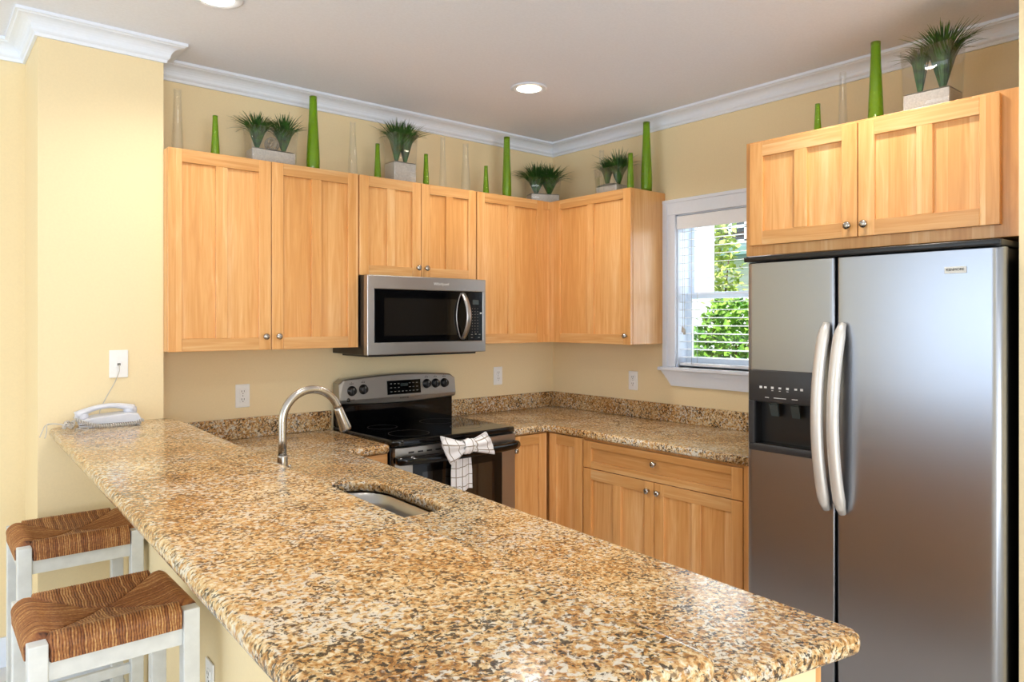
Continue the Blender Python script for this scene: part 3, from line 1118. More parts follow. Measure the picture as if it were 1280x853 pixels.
DX0, DX1 = RX0 + .006, RX1 - .006
bowed(b, DX0, DX0 + .095, .21, .845, -.668, -.63); bowed(b, DX1 - .095, DX1, .21, .845, -.668, -.63)
bowed(b, DX0 + .095, DX1 - .095, .815, .845, -.668, -.63); bowed(b, DX0 + .095, DX1 - .095, .21, .36, -.668, -.63)
dr = obj('oven_door', b, 'steel_h', rg)
b = MB(); bowed(b, DX0 + .0955, DX1 - .0955, .3605, .8145, -.666, -.64); wd = obj('oven_window', b, 'blackglass', dr)
b = MB(); bowed(b, DX0 + .150, DX1 - .150, .41, .765, -.6672, -.665); obj('viewing_pane', b, 'ovenglass', wd)
b = MB(); bowed(b, DX0, DX1, .848, .894, -.672, -.63); vt = obj('vent_trim', b, 'steel_h', rg)
for k in range(6):
    b = MB()
    x = DX0 + .07 + k * .05
    b.box(x, x + .03, yb(x + .015, -.672) - .0012, yb(x + .015, -.672) + .004, .866, .874)
    obj('vent_slot', b, 'black', vt)
b = MB(); bowed(b, DX0, DX1, .06, .20, -.668, -.63); obj('storage_drawer', b, 'steel_h', rg)
b = MB()
hp = []
for k in range(25):
    t = k / 24
    x = DX0 + .010 + (DX1 - DX0 - .020) * t
    out = -.700 - .040 * math.sin(PI * t) ** .7
    hp.append((x, out, .838))
b.tube([(hp[0][0], -.665, .838)] + hp + [(hp[-1][0], -.665, .838)], .0175, 14, flat=(1.0, 1.25))
obj('door_handle', b, 'blackglass', dr)

# ------------------------------------------------------------------ tea towel tied in a bow on the oven handle
HX, HY, HZ = -1.318, -.7425, .838


def cloth(name, fn, nu, nv, parent, du, dv, off=(0, 0), solid=.004):
    bm = bmesh.new()
    uvl = bm.loops.layers.uv.new('UVMap')
    org = world_origin(parent)
    g_ = [[bm.verts.new(Vector(fn(i / nu, j / nv)) - org) for i in range(nu + 1)] for j in range(nv + 1)]
    for j in range(nv):
        for i in range(nu):
            f = bm.faces.new((g_[j][i], g_[j][i + 1], g_[j + 1][i + 1], g_[j + 1][i]))
            f.smooth = True
            for lp, (a, c_) in zip(f.loops, ((i, j), (i + 1, j), (i + 1, j + 1), (i, j + 1))):
                lp[uvl].uv = (a / nu * du + off[0], c_ / nv * dv + off[1])
    me = bpy.data.meshes.new(name)
    bm.to_mesh(me)
    bm.free()
    me.materials.append(M['cloth'])
    o = bpy.data.objects.new(name, me)
    COL.objects.link(o)
    o.parent = parent
    s = o.modifiers.new('thickness', 'SOLIDIFY')
    s.thickness = solid
    s.offset = 0
    return o


tw = thing('tea_towel', 'white checked tea towel tied in a bow on the oven door handle', 'towel', (HX, HY - .03, HZ))


def wing(sgn):
    # outer edge spans from top to bottom, gathered at the knot; a soft two layer loop
    def fn(u, v):
        if sgn < 0:
            ox0, oz0, ox1, oz1 = -1.474, .950, -1.412, .806
        else:
            ox0, oz0, ox1, oz1 = -1.200, .944, -1.146, .826
        # v 0..1 front from top to bottom, 1..2 back again -> closed loop section
        a = v * 2 * PI
        t = (1 - math.cos(a)) / 2
        side = math.sin(a)
        e = u ** .8
        kz0, kz1 = HZ + .066, HZ + .024
        z = (1 - e) * (kz0 + (kz1 - kz0) * t) + e * (oz0 + (oz1 - oz0) * t)
        x = (1 - e) * (HX + sgn * .012) + e * (ox0 + (ox1 - ox0) * t) + sgn * .010 * math.sin(PI * t) * e
        pl_ = .009 * math.sin(t * 11 + 1) * (1 - abs(2 * u - 1) * .4)
        y = HY - .036 - .026 * side * (math.sin(PI * min(1, u * .9 + .12))) + pl_ * (1 if side > 0 else -1) - .006 * e
        return (x, y, z)
    return fn


cloth('bow_loop', wing(-1), 18, 40, tw, 2.2, 4.6, (.3, .2))
cloth('bow_loop', wing(1), 18, 40, tw, 2.2, 4.6, (.6, .4))


def knot(u, v):
    a = v * 2 * PI
    w = .030 * (u - .5) * 2
    rz, ry = .036 - .006 * (2 * u - 1) ** 2, .030 - .006 * (2 * u - 1) ** 2
    k = 1 + .06 * math.sin(u * 14 + a)
    return (HX + .010 + w + .004 * math.sin(a), HY - .034 + ry * math.cos(a) * k, HZ + .045 + rz * math.sin(a) * k)


cloth('knot', knot, 10, 32, tw, 1.2, 4, (.2, .1))


def tail(x0, x1, zl, ph, y0):
    def fn(u, v):
        z = HZ + .010 - (HZ + .010 - zl) * v
        w = .72 + .28 * min(1, v * 1.6 + .15)
        c_ = (x0 + x1) / 2 - .004 * v
        x = c_ + (u - .5) * (x1 - x0) * w
        y = y0 + .008 * math.sin(u * 7.5 + ph) * (.5 + .5 * v) - .010 * v
        return (x, y, z - .006 * math.sin(u * 3 + ph))
    return fn


cloth('tail', tail(-1.358, -1.285, .668, .4, -.706), 16, 24, tw, 1.7, 4.0, (.4, .3))
cloth('tail', tail(-1.312, -1.238, .652, 2.2, -.716), 16, 24, tw, 1.7, 4.0, (.75, .5))

# ------------------------------------------------------------------ microwave
MX0, MX1, MZ0, MZ1, MY = -1.656, -0.8985, 1.325, 1.7405, .40
mw = thing('microwave', 'stainless steel over-the-range microwave with black glass door', 'microwave', ((MX0 + MX1) / 2, 0, MZ0))
b = MB(BACK); b.box(MX0 + .002, MX1 - .002, .0008, MY - .045, MZ0 + .004, MZ1 - .001, 0, .003); b.box(MX0 + .03, MX1 - .03, .06, MY - .06, MZ0 - .008, MZ0 + .004, 0, .002); obj('body', b, 'black', mw)
b = MB(BACK)
mo = (MX0 + .040, MX1 - .022, MZ0 + .067, MZ1 - .072)
b.box(MX0, MX1, MY - .044, MY - .004, MZ0 + .004, mo[2], 0, .004); b.box(MX0, MX1, MY - .044, MY - .004, mo[3], MZ1 - .001, 0, .004)
b.box(MX0, mo[0], MY - .044, MY - .0042, mo[2] - .004, mo[3] + .004, 0, .003); b.box(mo[1], MX1, MY - .044, MY - .0042, mo[2] - .004, mo[3] + .004, 0, .003)
b.box(-1.0245, -1.0235, MY - .0042, MY - .0036, MZ0 + .008, mo[2] - .003); b.box(-1.0245, -1.0235, MY - .0042, MY - .0036, mo[3] + .003, MZ1 - .006)
fr = obj('front_frame', b, 'steel_h', mw)
b = MB(BACK); b.box(mo[0] + .0005, -1.026, MY - .040, MY - .008, mo[2] + .0005, mo[3] - .0005, 0, .002); dr = obj('door', b, 'blackglass', mw)
b = MB(BACK); b.box(mo[0] + .06, -1.10, MY - .0082, MY - .0074, mo[2] + .035, mo[3] - .045); obj('door_window', b, 'ovenglass', dr)
b = MB(BACK); b.box(-1.0225, mo[1] - .0005, MY - .040, MY - .008, mo[2] + .0005, mo[3] - .0005, 0, .002); kp = obj('keypad', b, 'blackglass', mw)
b = MB(BACK); b.box(-.990, -.946, MY - .0082, MY - .0074, mo[3] - .072, mo[3] - .046); obj('display', b, 'display', kp)
b = MB(BACK)
for j in range(9):
    for i in range(3):
        x, z = -.992 + i * .019, mo[3] - .095 - j * .0165
        b.box(x - .0028, x + .0028, MY - .0082, MY - .0074, z - .0016, z + .0016)
for (x, z) in ((-.995, .035), (-.968, .037), (-.941, .035), (-.995, .018), (-.945, .018)):
    b.box(x - .006, x + .006, MY - .0082, MY - .0074, mo[2] + z - .002, mo[2] + z + .002)
obj('key_print', b, 'key', kp)
b = MB(BACK); b.box(-.938, -.926, MY - .0082, MY - .0072, mo[3] - .125, mo[3] - .116); obj('button_print', b, 'print', kp)
b = MB()
hp = []
for k in range(21):
    t = k / 20
    z = mo[2] + .012 + (mo[3] - mo[2] - .022) * t
    hp.append((-1.060, -(MY - .006) - .060 * math.sin(PI * t) ** .8, z))
b.tube(hp, .0165, 12, flat=(1.0, .35)); obj('door_handle', b, 'steel_h', dr)
b = MB()
b.tube([(x_ - .012 - .030 * math.sin(PI * k / 20) ** .8, -(MY - .0075), z_) for k, (x_, y_, z_) in enumerate(hp)], .005, 8, flat=(1.0, .5)); obj('handle_trim', b, 'steel_h', dr)
text('logo', 'Whirlpool', .024, 'print', (-1.205, -(MY - .0033), MZ1 - .036), (1, 0, 0), (0, 0, 1), fr)

# ------------------------------------------------------------------ refrigerator
FX = -.80
rf = thing('refrigerator', 'stainless steel side-by-side refrigerator with water dispenser', 'refrigerator', (-.45, -2.45, 0))
b = MB(); b.box(-.735, -.04, -2.900, -2.004, .02, 1.742, 0, .004); b.box(-.70, -.06, -2.88, -2.03, .0005, .02); b.box(-.775, -.70, -2.895, -2.01, .02, .085, 0, .004); obj('body', b, 'black', rf)
b = MB(); b.box(-.806, -.60, -2.906, -1.998, 1.7445, 1.766, 0, .006, 3); obj('hinge_cover', b, 'black', rf)


def fdoor(y0, y1, z0, z1, sag_c, ra, rb, hole=None, name='door'):
    """y0 > y1 ; front slightly convex, rounded vertical edges"""
    b = MB()
    n = 28

    def fx(y):
        t = (y - sag_c) / .46
        x = FX + .010 * t * t
        for d, r in ((y0 - y, ra), (y - y1, rb)):
            if d < r:
                x += r - math.sqrt(max(0, r * r - (r - d) ** 2))
        return x
    ys = []
    for k in range(9):
        ys.append(y0 - ra * (1 - math.cos(k / 8 * PI / 2)))
    for k in range(1, n):
        ys.append(y0 - ra + (y1 + rb - y0 + ra) * k / n)
    for k in range(9):
        ys.append(y1 + rb * (1 - math.sin(k / 8 * PI / 2)))
    zs = [z0, z0 + .004, z1 - .004, z1]
    if hole:
        ys = sorted(set(ys + [hole[0], hole[1]]), reverse=True)
        zs = sorted(zs + [hole[2], hole[3]])
    mny = len(ys)
    vs = []
    for z in zs:
        for y in ys:
            o_ = .004 if z in (z0, z1) else 0
            vs.append((fx(y) + o_, y, z))
    fs = []
    for j in range(len(zs) - 1):
        for i in range(mny - 1):
            if hole and hole[2] <= zs[j] < hole[3] and ys[i] <= hole[0] and ys[i] > hole[1]:
                continue
            fs.append((j * mny + i, j * mny + i + 1, (j + 1) * mny + i + 1, (j + 1) * mny + i))
    xb = -.742
    o = len(vs)
    vs += [(xb, y, z) for z in zs for y in ys]
    for j in range(len(zs) - 1):
        for i in (0, mny - 1):
            fs.append((j * mny + i, (j + 1) * mny + i, o + (j + 1) * mny + i, o + j * mny + i))
        for i in range(mny - 1):
            if hole and hole[2] <= zs[j] < hole[3] and ys[i] <= hole[0] and ys[i] > hole[1]:
                continue
            fs.append((o + j * mny + i, o + j * mny + i + 1, o + (j + 1) * mny + i + 1, o + (j + 1) * mny + i))
    for i in range(mny - 1):
        for j in (0, len(zs) - 1):
            fs.append((j * mny + i, j * mny + i + 1, o + j * mny + i + 1, o + j * mny + i))
    b.add(vs, fs, 0, True)
    o_ = obj(name, b, 'fridge', rf)
    md = o_.modifiers.new('edges', 'EDGE_SPLIT')
    md.split_angle = R(40)
    return o_


DH = (-2.030, -2.296, .990, 1.300)
ld = fdoor(-1.999, -2.374, .095, 1.742, -2.45, .030, .008, hole=DH)
rd_ = fdoor(-2.384, -2.907, .095, 1.742, -2.45, .008, .034)


def fhandle(y, bow, zt, zb, parent):
    b = MB()
    pts, rs = [], []
    for k in range(29):
        t = k / 28
        z = zt + (zb - zt) * t
        s_ = math.sin(PI * t)
        pts.append((FX - .012 - .052 * s_ ** .6, y + bow * s_, z))
        rs.append(.0195 * (.6 + .4 * min(1, s_ * 5)))
    b.tube(pts, rs, 16, flat=(1.15, 1.0))
    obj('door_handle', b, 'handle', parent)


fhandle(-2.350, .012, 1.495, .805, ld)
fhandle(-2.410, .012, 1.495, .800, rd_)
# dispenser
b = MB()
y0, y1 = -2.022, -2.304
xf = FX - .003
b.box(xf - .004, xf + .012, y1, y0, 1.182, 1.309, 0, .006, 3)
b.box(xf - .004, xf + .012, y1, y0, .982, 1.012, 0, .006, 3)
b.box(xf - .004, xf + .012, y0 - .026, y0, 1.010, 1.184, 0, .004, 2)
b.box(xf - .004, xf + .012, y1, y1 + .022, 1.010, 1.184, 0, .004, 2)
ds = obj('dispenser', b, 'panel', rf)
b = MB()
xr = -.75
b.box(xr - .004, xr, y1 + .012, y0 - .012, 1.0, 1.19)
b.box(xf + .010, xr, y0 - .026, y0 - .020, 1.0, 1.19); b.box(xf + .010, xr, y1 + .014, y1 + .020, 1.0, 1.19)
b.box(xf + .010, xr, y1 + .014, y0 - .020, 1.178, 1.186)
obj('recess', b, 'black', ds)
b = MB(); b.box(xf + .002, xr - .005, y1 + .022, y0 - .028, 1.005, 1.016, 0, .002); obj('drip_tray', b, 'blackglass', ds)
for yy in (-2.125, -2.215):
    b = MB(); b.add([(-.796, yy - .018, 1.172), (-.796, yy + .018, 1.172), (-.782, yy + .016, 1.125), (-.782, yy - .016, 1.125),
                     (-.790, yy - .018, 1.174), (-.790, yy + .018, 1.174), (-.776, yy + .016, 1.126), (-.776, yy - .016, 1.126)],
                    [(0, 1, 2, 3), (4, 5, 6, 7), (0, 1, 5, 4), (1, 2, 6, 5), (2, 3, 7, 6), (3, 0, 4, 7)])
    b.box(-.790, -.776, yy - .012, yy + .012, 1.165, 1.18)
    obj('paddle', b, 'display', ds)
for k, yy in enumerate((-2.078, -2.098, -2.128, -2.160, -2.192, -2.226, -2.250)):
    b = MB()
    h = .0035 if k % 2 else .0045
    b.box(xf - .0048, xf - .0036, yy - .0055, yy + .0055, 1.240 - h, 1.240 + h)
    if 1 < k < 5:
        b.box(xf - .0048, xf - .0036, yy - .004, yy + .004, 1.228, 1.230)
    obj('icon_print', b, 'print', ds)
for yy, w in ((-2.105, .008), (-2.160, .026), (-2.222, .012)):
    b = MB()
    b.box(xf - .0048, xf - .0036, yy - w, yy + w, 1.199, 1.2015)
    obj('label_print', b, 'print', ds)
b = MB(); b.box(FX + .0005, FX + .006, -2.806, -2.742, 1.662, 1.684, 0, .001); bd = obj('badge', b, 'print', rd_)
text('lettering', 'KENMORE', .0115, 'ink', (FX - .0001, -2.774, 1.674), (0, -1, 0), (0, 0, 1), bd, wide=1.0)


# ------------------------------------------------------------------ wall plates
def outlet(label, f, u, z, w=.0008, grp='duplex outlets', k=1.0):
    o = thing('outlet', label, 'outlet', f(u, w, z), grp)
    b = MB(f); b.box(u - .036, u + .036, w, w + .006, z - .0585, z + .0585, 0, .003); pl_ = obj('plate', b, 'white', o)
    for dz in (-.020, .020):
        b = MB(f); b.box(u - .016, u + .016, w + .005, w + .0085, z + dz - .0145, z + dz + .0145, 0, .004, 3); s_ = obj('socket', b, 'white', o)
        b = MB(f)
        for du in (-.006, .006):
            b.box(u + du - .0013, u + du + .0013, w + .008, w + .0089, z + dz - .001, z + dz + .008)
        b.box(u - .0022, u + .0022, w + .008, w + .0089, z + dz - .010, z + dz - .006)
        obj('slot', b, 'slot', s_)
    b = MB(f); b.box(u - .002, u + .002, w + .006, w + .0072, z - .002, z + .002); obj('screw', b, 'slot', pl_)
    return o


outlet('white duplex outlet on the back wall left of the faucet', BACK, -2.144, 1.127)
outlet('white duplex outlet on the back wall right of the range', BACK, -.494, 1.146)
outlet('white duplex outlet on the right wall left of the window', RIGHT, .728, 1.135)


def KNEE(u, w, z):  # left face of the knee wall, u runs towards the viewer
    t = (u - .2405) / 2.7445
    return (-2.735 - .06 * t - w, -u, z)


outlet('white duplex outlet on the cream knee wall below the bar', KNEE, 1.515, .475)


def PIL(u, w, z):
    return (u, -.24 - w, z)


jk = thing('phone_jack', 'white phone jack plate on the cream pillar above the telephone', 'wall plate', (-2.749, -.241, 1.323))
b = MB(PIL); b.box(-2.785, -2.713, .0008, .006, 1.2645, 1.3815, 0, .003); obj('plate', b, 'white', jk)
b = MB(PIL); b.box(-2.760, -2.738, .005, .009, 1.309, 1.333, 0, .002); s_ = obj('socket', b, 'white', jk)
b = MB(PIL); b.box(-2.755, -2.743, .0085, .0095, 1.316, 1.326); obj('slot', b, 'slot', s_)

# ------------------------------------------------------------------ telephone
px, py, pz = -2.800, -.330, 1.0785
ph = thing('telephone', 'white corded desk telephone on the far end of the bar', 'telephone', (px, py, pz))
ang = R(-6)
ca, sa = math.cos(ang), math.sin(ang)


def TEL(x, y, z):
    return (px + x * ca - y * sa, py + x * sa + y * ca, pz + z)


b = MB(TEL)
prof = [(-.105, .0), (.105, .0), (.110, .008), (.110, .026), (.100, .046), (.060, .050), (-.060, .040), (-.108, .026), (-.110, .006)]
b.prism([(x, z) for x, z in prof], -.062, .062, 'y')
o = obj('base', b, 'phone', ph)
md = o.modifiers.new('soft_edges', 'BEVEL'); md.width = .007; md.segments = 3
b = MB(TEL); b.box(-.109, .109, -.0635, -.0625, .012, .015); obj('seam', b, 'slot', ph)
hs = []
for k in range(25):
    t = k / 24
    x = -.115 + .200 * t
    z = .044 + .026 * math.sin(PI * t) ** .8 + .016 * t
    hs.append((x, .005, z))
b = MB(TEL)
b.tube(hs, [.012 + .010 * abs(2 * k / 24 - 1) ** 3 for k in range(25)], 14, flat=(1.35, .85))
for x, z in ((-.098, .040), (.076, .056)):
    b.lathe([(.020, z - .018), (.026, z - .006), (.024, z + .012), (.012, z + .020)], (x, .005, 0), n=18)
obj('handset', b, 'phone', ph)
b = MB(TEL)
pts = []
n = 520
for k in range(n):
    t = k / (n - 1)
    # from the left end of the handset along the front to the right side of the base
    x = -.128 + .246 * t
    y = -.060 - .024 * math.sin(PI * t) - .010
    z = .044 - .030 * math.sin(PI * min(1, t * 1.0)) ** .8 - .022 * t
    a = t * 2 * PI * 30
    pts.append((x, y + .0065 * math.cos(a), max(.0095, z) + .0065 * math.sin(a)))
b.tube(pts, .0024, 6)
obj('coiled_cord', b, 'cord', ph)
b = MB(TEL)
pts = []
for k in range(260):
    t = k / 259
    a = t * 2 * PI * 16
    x = -.125 - .050 * math.sin(t * 5.0) * .5 - .030 * t
    y = -.035 + .05 * math.cos(t * 6.0) - .02
    pts.append((x + .005 * math.cos(a), y, .012 + .014 * math.sin(t * 9) ** 2 + .005 * math.sin(a)))
b.tube(pts, .0022, 6)
obj('coil_tangle', b, 'cord', ph)
b = MB()
pts = [(-2.749, -.2525, 1.320), (-2.752, -.275, 1.292), (-2.770, -.272, 1.245), (-2.800, -.262, 1.185), (-2.822, -.262, 1.135), (-2.826, -.268, 1.112)]
fine = []
for i in range(len(pts) - 1):
    for k in range(6):
        fine.append(Vector(pts[i]).lerp(Vector(pts[i + 1]), k / 6))
for _ in range(3):
    fine = [fine[0]] + [(fine[i - 1] + fine[i] * 2 + fine[i + 1]) / 4 for i in range(1, len(fine) - 1)] + [fine[-1]]
b.tube(fine, .0017, 6)
obj('line_cord', b, 'cord', ph)
b = MB()
for s0 in (0, 1):
    pts = []
    for k in range(40):
        t = k / 39
        x = -2.935 - .105 * t + (.012 * math.sin(t * 8) if s0 else 0)
        y = -.335 - .03 * math.sin(t * 6 + s0) - .01 * s0
        z = 1.0805 + .020 * math.sin(t * PI) if t < .82 else 1.0805 + .020 * math.sin(.82 * PI) - (t - .82) * .22
        pts.append((x, y, z))
    b.tube(pts, .0018, 6)
loop = [(-2.912 + .022 * math.cos(a), -.415 + .022 * math.sin(a), 1.0806 + .003 + .003 * math.sin(2 * a)) for a in [2 * PI * k / 30 for k in range(30)]]
b.tube(loop, .0017, 6, closed=True)
obj('spare_cord', b, 'cord', ph)


# ------------------------------------------------------------------ bar stools
def make_stool(label, loc):
    st = thing('bar_stool', label, 'stool', (0, 0, 0), 'rush seat bar stools')
    hx, hy, lt = .172, .165, .021
    for sx in (-1, 1):
        for sy in (-1, 1):
            b = MB()
            b.box(sx * hx - lt, sx * hx + lt, sy * hy - lt, sy * hy + lt, 0.0005, .738, 0, .003)
            obj('leg', b, 'stool', st)
    for sy in (-1, 1):
        b = MB(); b.box(-hx + lt, hx - lt, sy * hy - .011, sy * hy + .011, .645, .700, 0, .002); obj('apron', b, 'stool', st)
        b = MB(); b.box(-hx + lt, hx - lt, sy * hy - .009, sy * hy + .009, .215, .250, 0, .002); obj('stretcher', b, 'stool', st)
    for sx in (-1, 1):
        b = MB(); b.box(sx * hx - .011, sx * hx + .011, -hy + lt, hy - lt, .645, .700, 0, .002); obj('apron', b, 'stool', st)
        b = MB(); b.box(sx * hx - .009, sx * hx + .009, -hy + lt, hy - lt, .330, .365, 0, .002); obj('stretcher', b, 'stool', st)
    # rush seat: strands wrapped over four rails, meeting on mitre lines
    ax, ay, r = hx + .0205, hy + .0205, .024
    sk_ = .030
    n = 236
    TX, TY = ax + .0115 + sk_, ay + .0115 + sk_

    def prof1(s, a):
        sg = 1 if s >= 0 else -1
        s = abs(s)
        flat = a - r
        if s <= flat:
            return sg * s, 0.0, 0.0
        arc = s - flat
        if arc < r * PI / 2:
            th = arc / r
            return sg * (flat + r * math.sin(th)), -r * (1 - math.cos(th)), math.sin(th) * sg
        return sg * a, -r - (arc - r * PI / 2), sg
    pitch = .0064
    vs, cs = [], []
    rs = random.Random(3)
    tone = {}
    for j in range(n + 1):
        for i in range(n + 1):
            sx_ = (i / n * 2 - 1) * TX
            sy_ = (j / n * 2 - 1) * TY
            x, dzx, nx = prof1(sx_, ax)
            y, dzy, ny = prof1(sy_, ay)
            front = (TY - abs(sy_)) < (TX - abs(sx_)) - (TX - TY) * 0 and True
            q = sx_ if front else sy_
            wob = .0012 * math.sin(sy_ * 60 if front else sx_ * 60) + .0008 * math.sin((sx_ + sy_) * 150)
            ph_ = (q + wob) / pitch
            key = (front, sx_ > 0 if not front else sy_ > 0, math.floor(ph_))
            if key not in tone:
                tone[key] = rs.random()
            rid = abs(math.sin(PI * ph_)) ** .6 * .0036
            dm = abs((TY - abs(sy_)) - (TX - abs(sx_)))
            val = -.0035 * math.exp(-dm / .004)
            inner = min(TX - abs(sx_), TY - abs(sy_))
            crown_ = .008 * math.exp(-((inner - .066) / .03) ** 2) - .016 * min(1, max(0, (inner - .08) / .11))
            h = rid + val + crown_
            kx, ky = abs(nx), abs(ny)
            zz = .744 + max(dzx + dzy, -.058) + h * (1 - max(kx, ky) * .8)
            if abs(x) > hx - lt - .003 and abs(y) > hy - lt - .003:
                x = math.copysign(hx - lt + .004, x)
                y = math.copysign(hy - lt + .004, y)
                zz = min(zz, .732)
                nx = ny = 0
            vs.append((x + nx * h, y + ny * h, zz))
            cs.append(tone[key] * .36 + rid / .0036 * .66 - .26 - .25 * math.exp(-dm / .003))  # random strand tone plus painted shade in gaps and mitres, lighter ridges
    b = MB()
    fs = [(j * (n + 1) + i, j * (n + 1) + i + 1, (j + 1) * (n + 1) + i + 1, (j + 1) * (n + 1) + i) for j in range(n) for i in range(n)]
    b.add(vs, fs, 0, True)
    s_ = obj('seat', b, 'rush', st, label='woven brown rush seat', recalc=False)
    at = s_.data.color_attributes.new('strand_tone_shade', 'FLOAT_COLOR', 'POINT')
    for i, c_ in enumerate(cs):
        at.data[i].color = (c_, c_, c_, 1)
    st.location = loc
    return st


s1 = make_stool('whitewashed bar stool with rush seat, nearer the viewer', (-3.020, -1.445, 0))
s2 = dup(s1, (-2.958, -.560, 0), 'whitewashed bar stool with rush seat, farther back by the pillar')


# ------------------------------------------------------------------ vases on top of the cabinets
def bottle_prof(h, rb, rt, hollow=True, wall=.0035):
    out = []
    for k in range(15):
        t = k / 14
        bulge = 1 - .10 * max(0, (.12 - t) / .12)
        s_ = t * t * (3 - 2 * t)
        r = (rb + (rt - rb) * (.35 * t + .65 * s_)) * bulge
        out.append((r, h * t))
    out[-1] = (rt * 1.06, h)
    if hollow:
        inn = [(max(.002, r - wall), z) for r, z in out]
        inn[0] = (inn[0][0] * .9, .012)
        return out + inn[::-1]
    return out


def vase(label, cat_name, loc, h, rb, rt, mat, group):
    b = MB()
    b.lathe(bottle_prof(h, rb, rt), (0, 0, 0), n=28)
    b.v = [(x + loc[0], y + loc[1], z + loc[2]) for x, y, z in b.v]
    o = obj(cat_name, b, mat, base=loc)
    return tag(o, label, 'vase', group)


ZB = ZUT + .0005
GT, GS, GC = 'tall green glass bottle vases', 'small green glass bottle vases', 'clear glass bottle vases'
vase('tall clear glass bottle vase at the left end of the cabinets, against the pillar', 'bottle_vase', (-2.493, -.16, ZB), .30, .027, .016, 'glass', GC)
vase('small green bottle vase left of the double grass planter', 'bottle_vase', (-2.339, -.20, ZB), .199, .0205, .0112, 'green', GS)
vase('tall green bottle vase just right of the double grass planter', 'bottle_vase', (-1.857, -.20, ZB), .385, .035, .0183, 'green', GT)
vase('clear bottle vase above the seam right of the leftmost wall cabinet', 'bottle_vase', (-1.620, -.17, ZB), .303, .0277, .0149, 'glass', GC)
vase('small green bottle vase left of the planter above the microwave', 'bottle_vase', (-1.488, -.20, ZB), .203, .0195, .0108, 'green', GS)
vase('small green bottle vase right of the planter above the microwave', 'bottle_vase', (-1.177, -.20, ZB), .193, .0185, .0112, 'green', GS)
vase('slim clear bottle vase, left of the pair above the microwave', 'bottle_vase', (-1.041, -.17, ZB), .317, .0234, .014, 'glass', GC)
vase('broader clear bottle vase, right of the pair above the microwave', 'bottle_vase', (-.876, -.17, ZB), .306, .031, .0168, 'glass', GC)
vase('small green bottle vase close left of the tall green one near the corner', 'bottle_vase', (-.745, -.20, ZB), .185, .0195, .011, 'green', GS)
vase('tall green bottle vase left of the bushy corner planter', 'bottle_vase', (-.581, -.20, ZB), .387, .030, .0187, 'green', GT)
vase('clear bottle vase behind the grass on the right wall cabinet', 'bottle_vase', (-.045, -.502, ZB), .332, .0228, .0152, 'glass', GC)
vase('small green bottle vase on the right wall cabinet, in front of the grass', 'bottle_vase', (-.235, -.905, ZB), .213, .0205, .0135, 'green', GS)
vase('tall green bottle vase on the right wall cabinet beside the window', 'bottle_vase', (-.12, -.928, ZB), .408, .035, .0195, 'green', GT)
ZF = 2.2775
vase('small green bottle vase above the refrigerator', 'bottle_vase', (-.40, -2.106, ZF), .171, .0174, .0104, 'green', GS)
vase('clear bottle vase above the refrigerator between two green ones', 'bottle_vase', (-.40, -2.216, ZF), .279, .0203, .0136, 'glass', GC)
vase('tall green bottle vase above the refrigerator', 'bottle_vase', (-.40, -2.351, ZF), .367, .0311, .018, 'green', GT)


def tuft(b, c, zr, spread, h, n, rg_, w=.0030):
    """grass clump: blades rise from one point c, open to the rim at height zr and arch outwards above it"""
    rim = spread * .50
    for _ in range(n):
        a = rg_.uniform(0, 2 * PI)
        q = rg_.random() ** .6
        ax_, ay_ = math.cos(a), math.sin(a)
        tw_ = rg_.uniform(-.6, .6)
        tx, ty = -math.sin(a + tw_), math.cos(a + tw_)
        hh = h * rg_.uniform(.55, 1.0) * (1 - .30 * q ** 2)
        out = spread * q * rg_.uniform(.55, 1.45)
        droop = hh * .60 * q ** 2 * rg_.uniform(.2, 1.6)
        pts = []
        prof_ = [(0.004, c[2]), (rim * q * .85, zr - (zr - c[2]) * .12)]
        for k in range(1, 5):
            t = k / 4
            prof_.append((rim * q + out * t ** 1.4, zr + hh * t - droop * t ** 2.5))
        m_ = len(prof_)
        for k, (d, z) in enumerate(prof_):
            t = k / (m_ - 1)
            ww = w * (1 - t) ** .55 * (1 if k else .6) + .0003
            px_, py_ = c[0] + ax_ * d, c[1] + ay_ * d
            pts.append(((px_ - tx * ww, py_ - ty * ww, z), (px_ + ax_ * ww * .5, py_ + ay_ * ww * .5, z - ww * .4), (px_ + tx * ww, py_ + ty * ww, z)))
        vs = [p for r_ in pts for p in r_]
        fs = []
        for k in range(m_ - 1):
            for e_ in (0, 1):
                fs.append((k * 3 + e_, k * 3 + e_ + 1, k * 3 + 3 + e_ + 1, k * 3 + 3 + e_))
        b.add(vs, fs, 0, True)


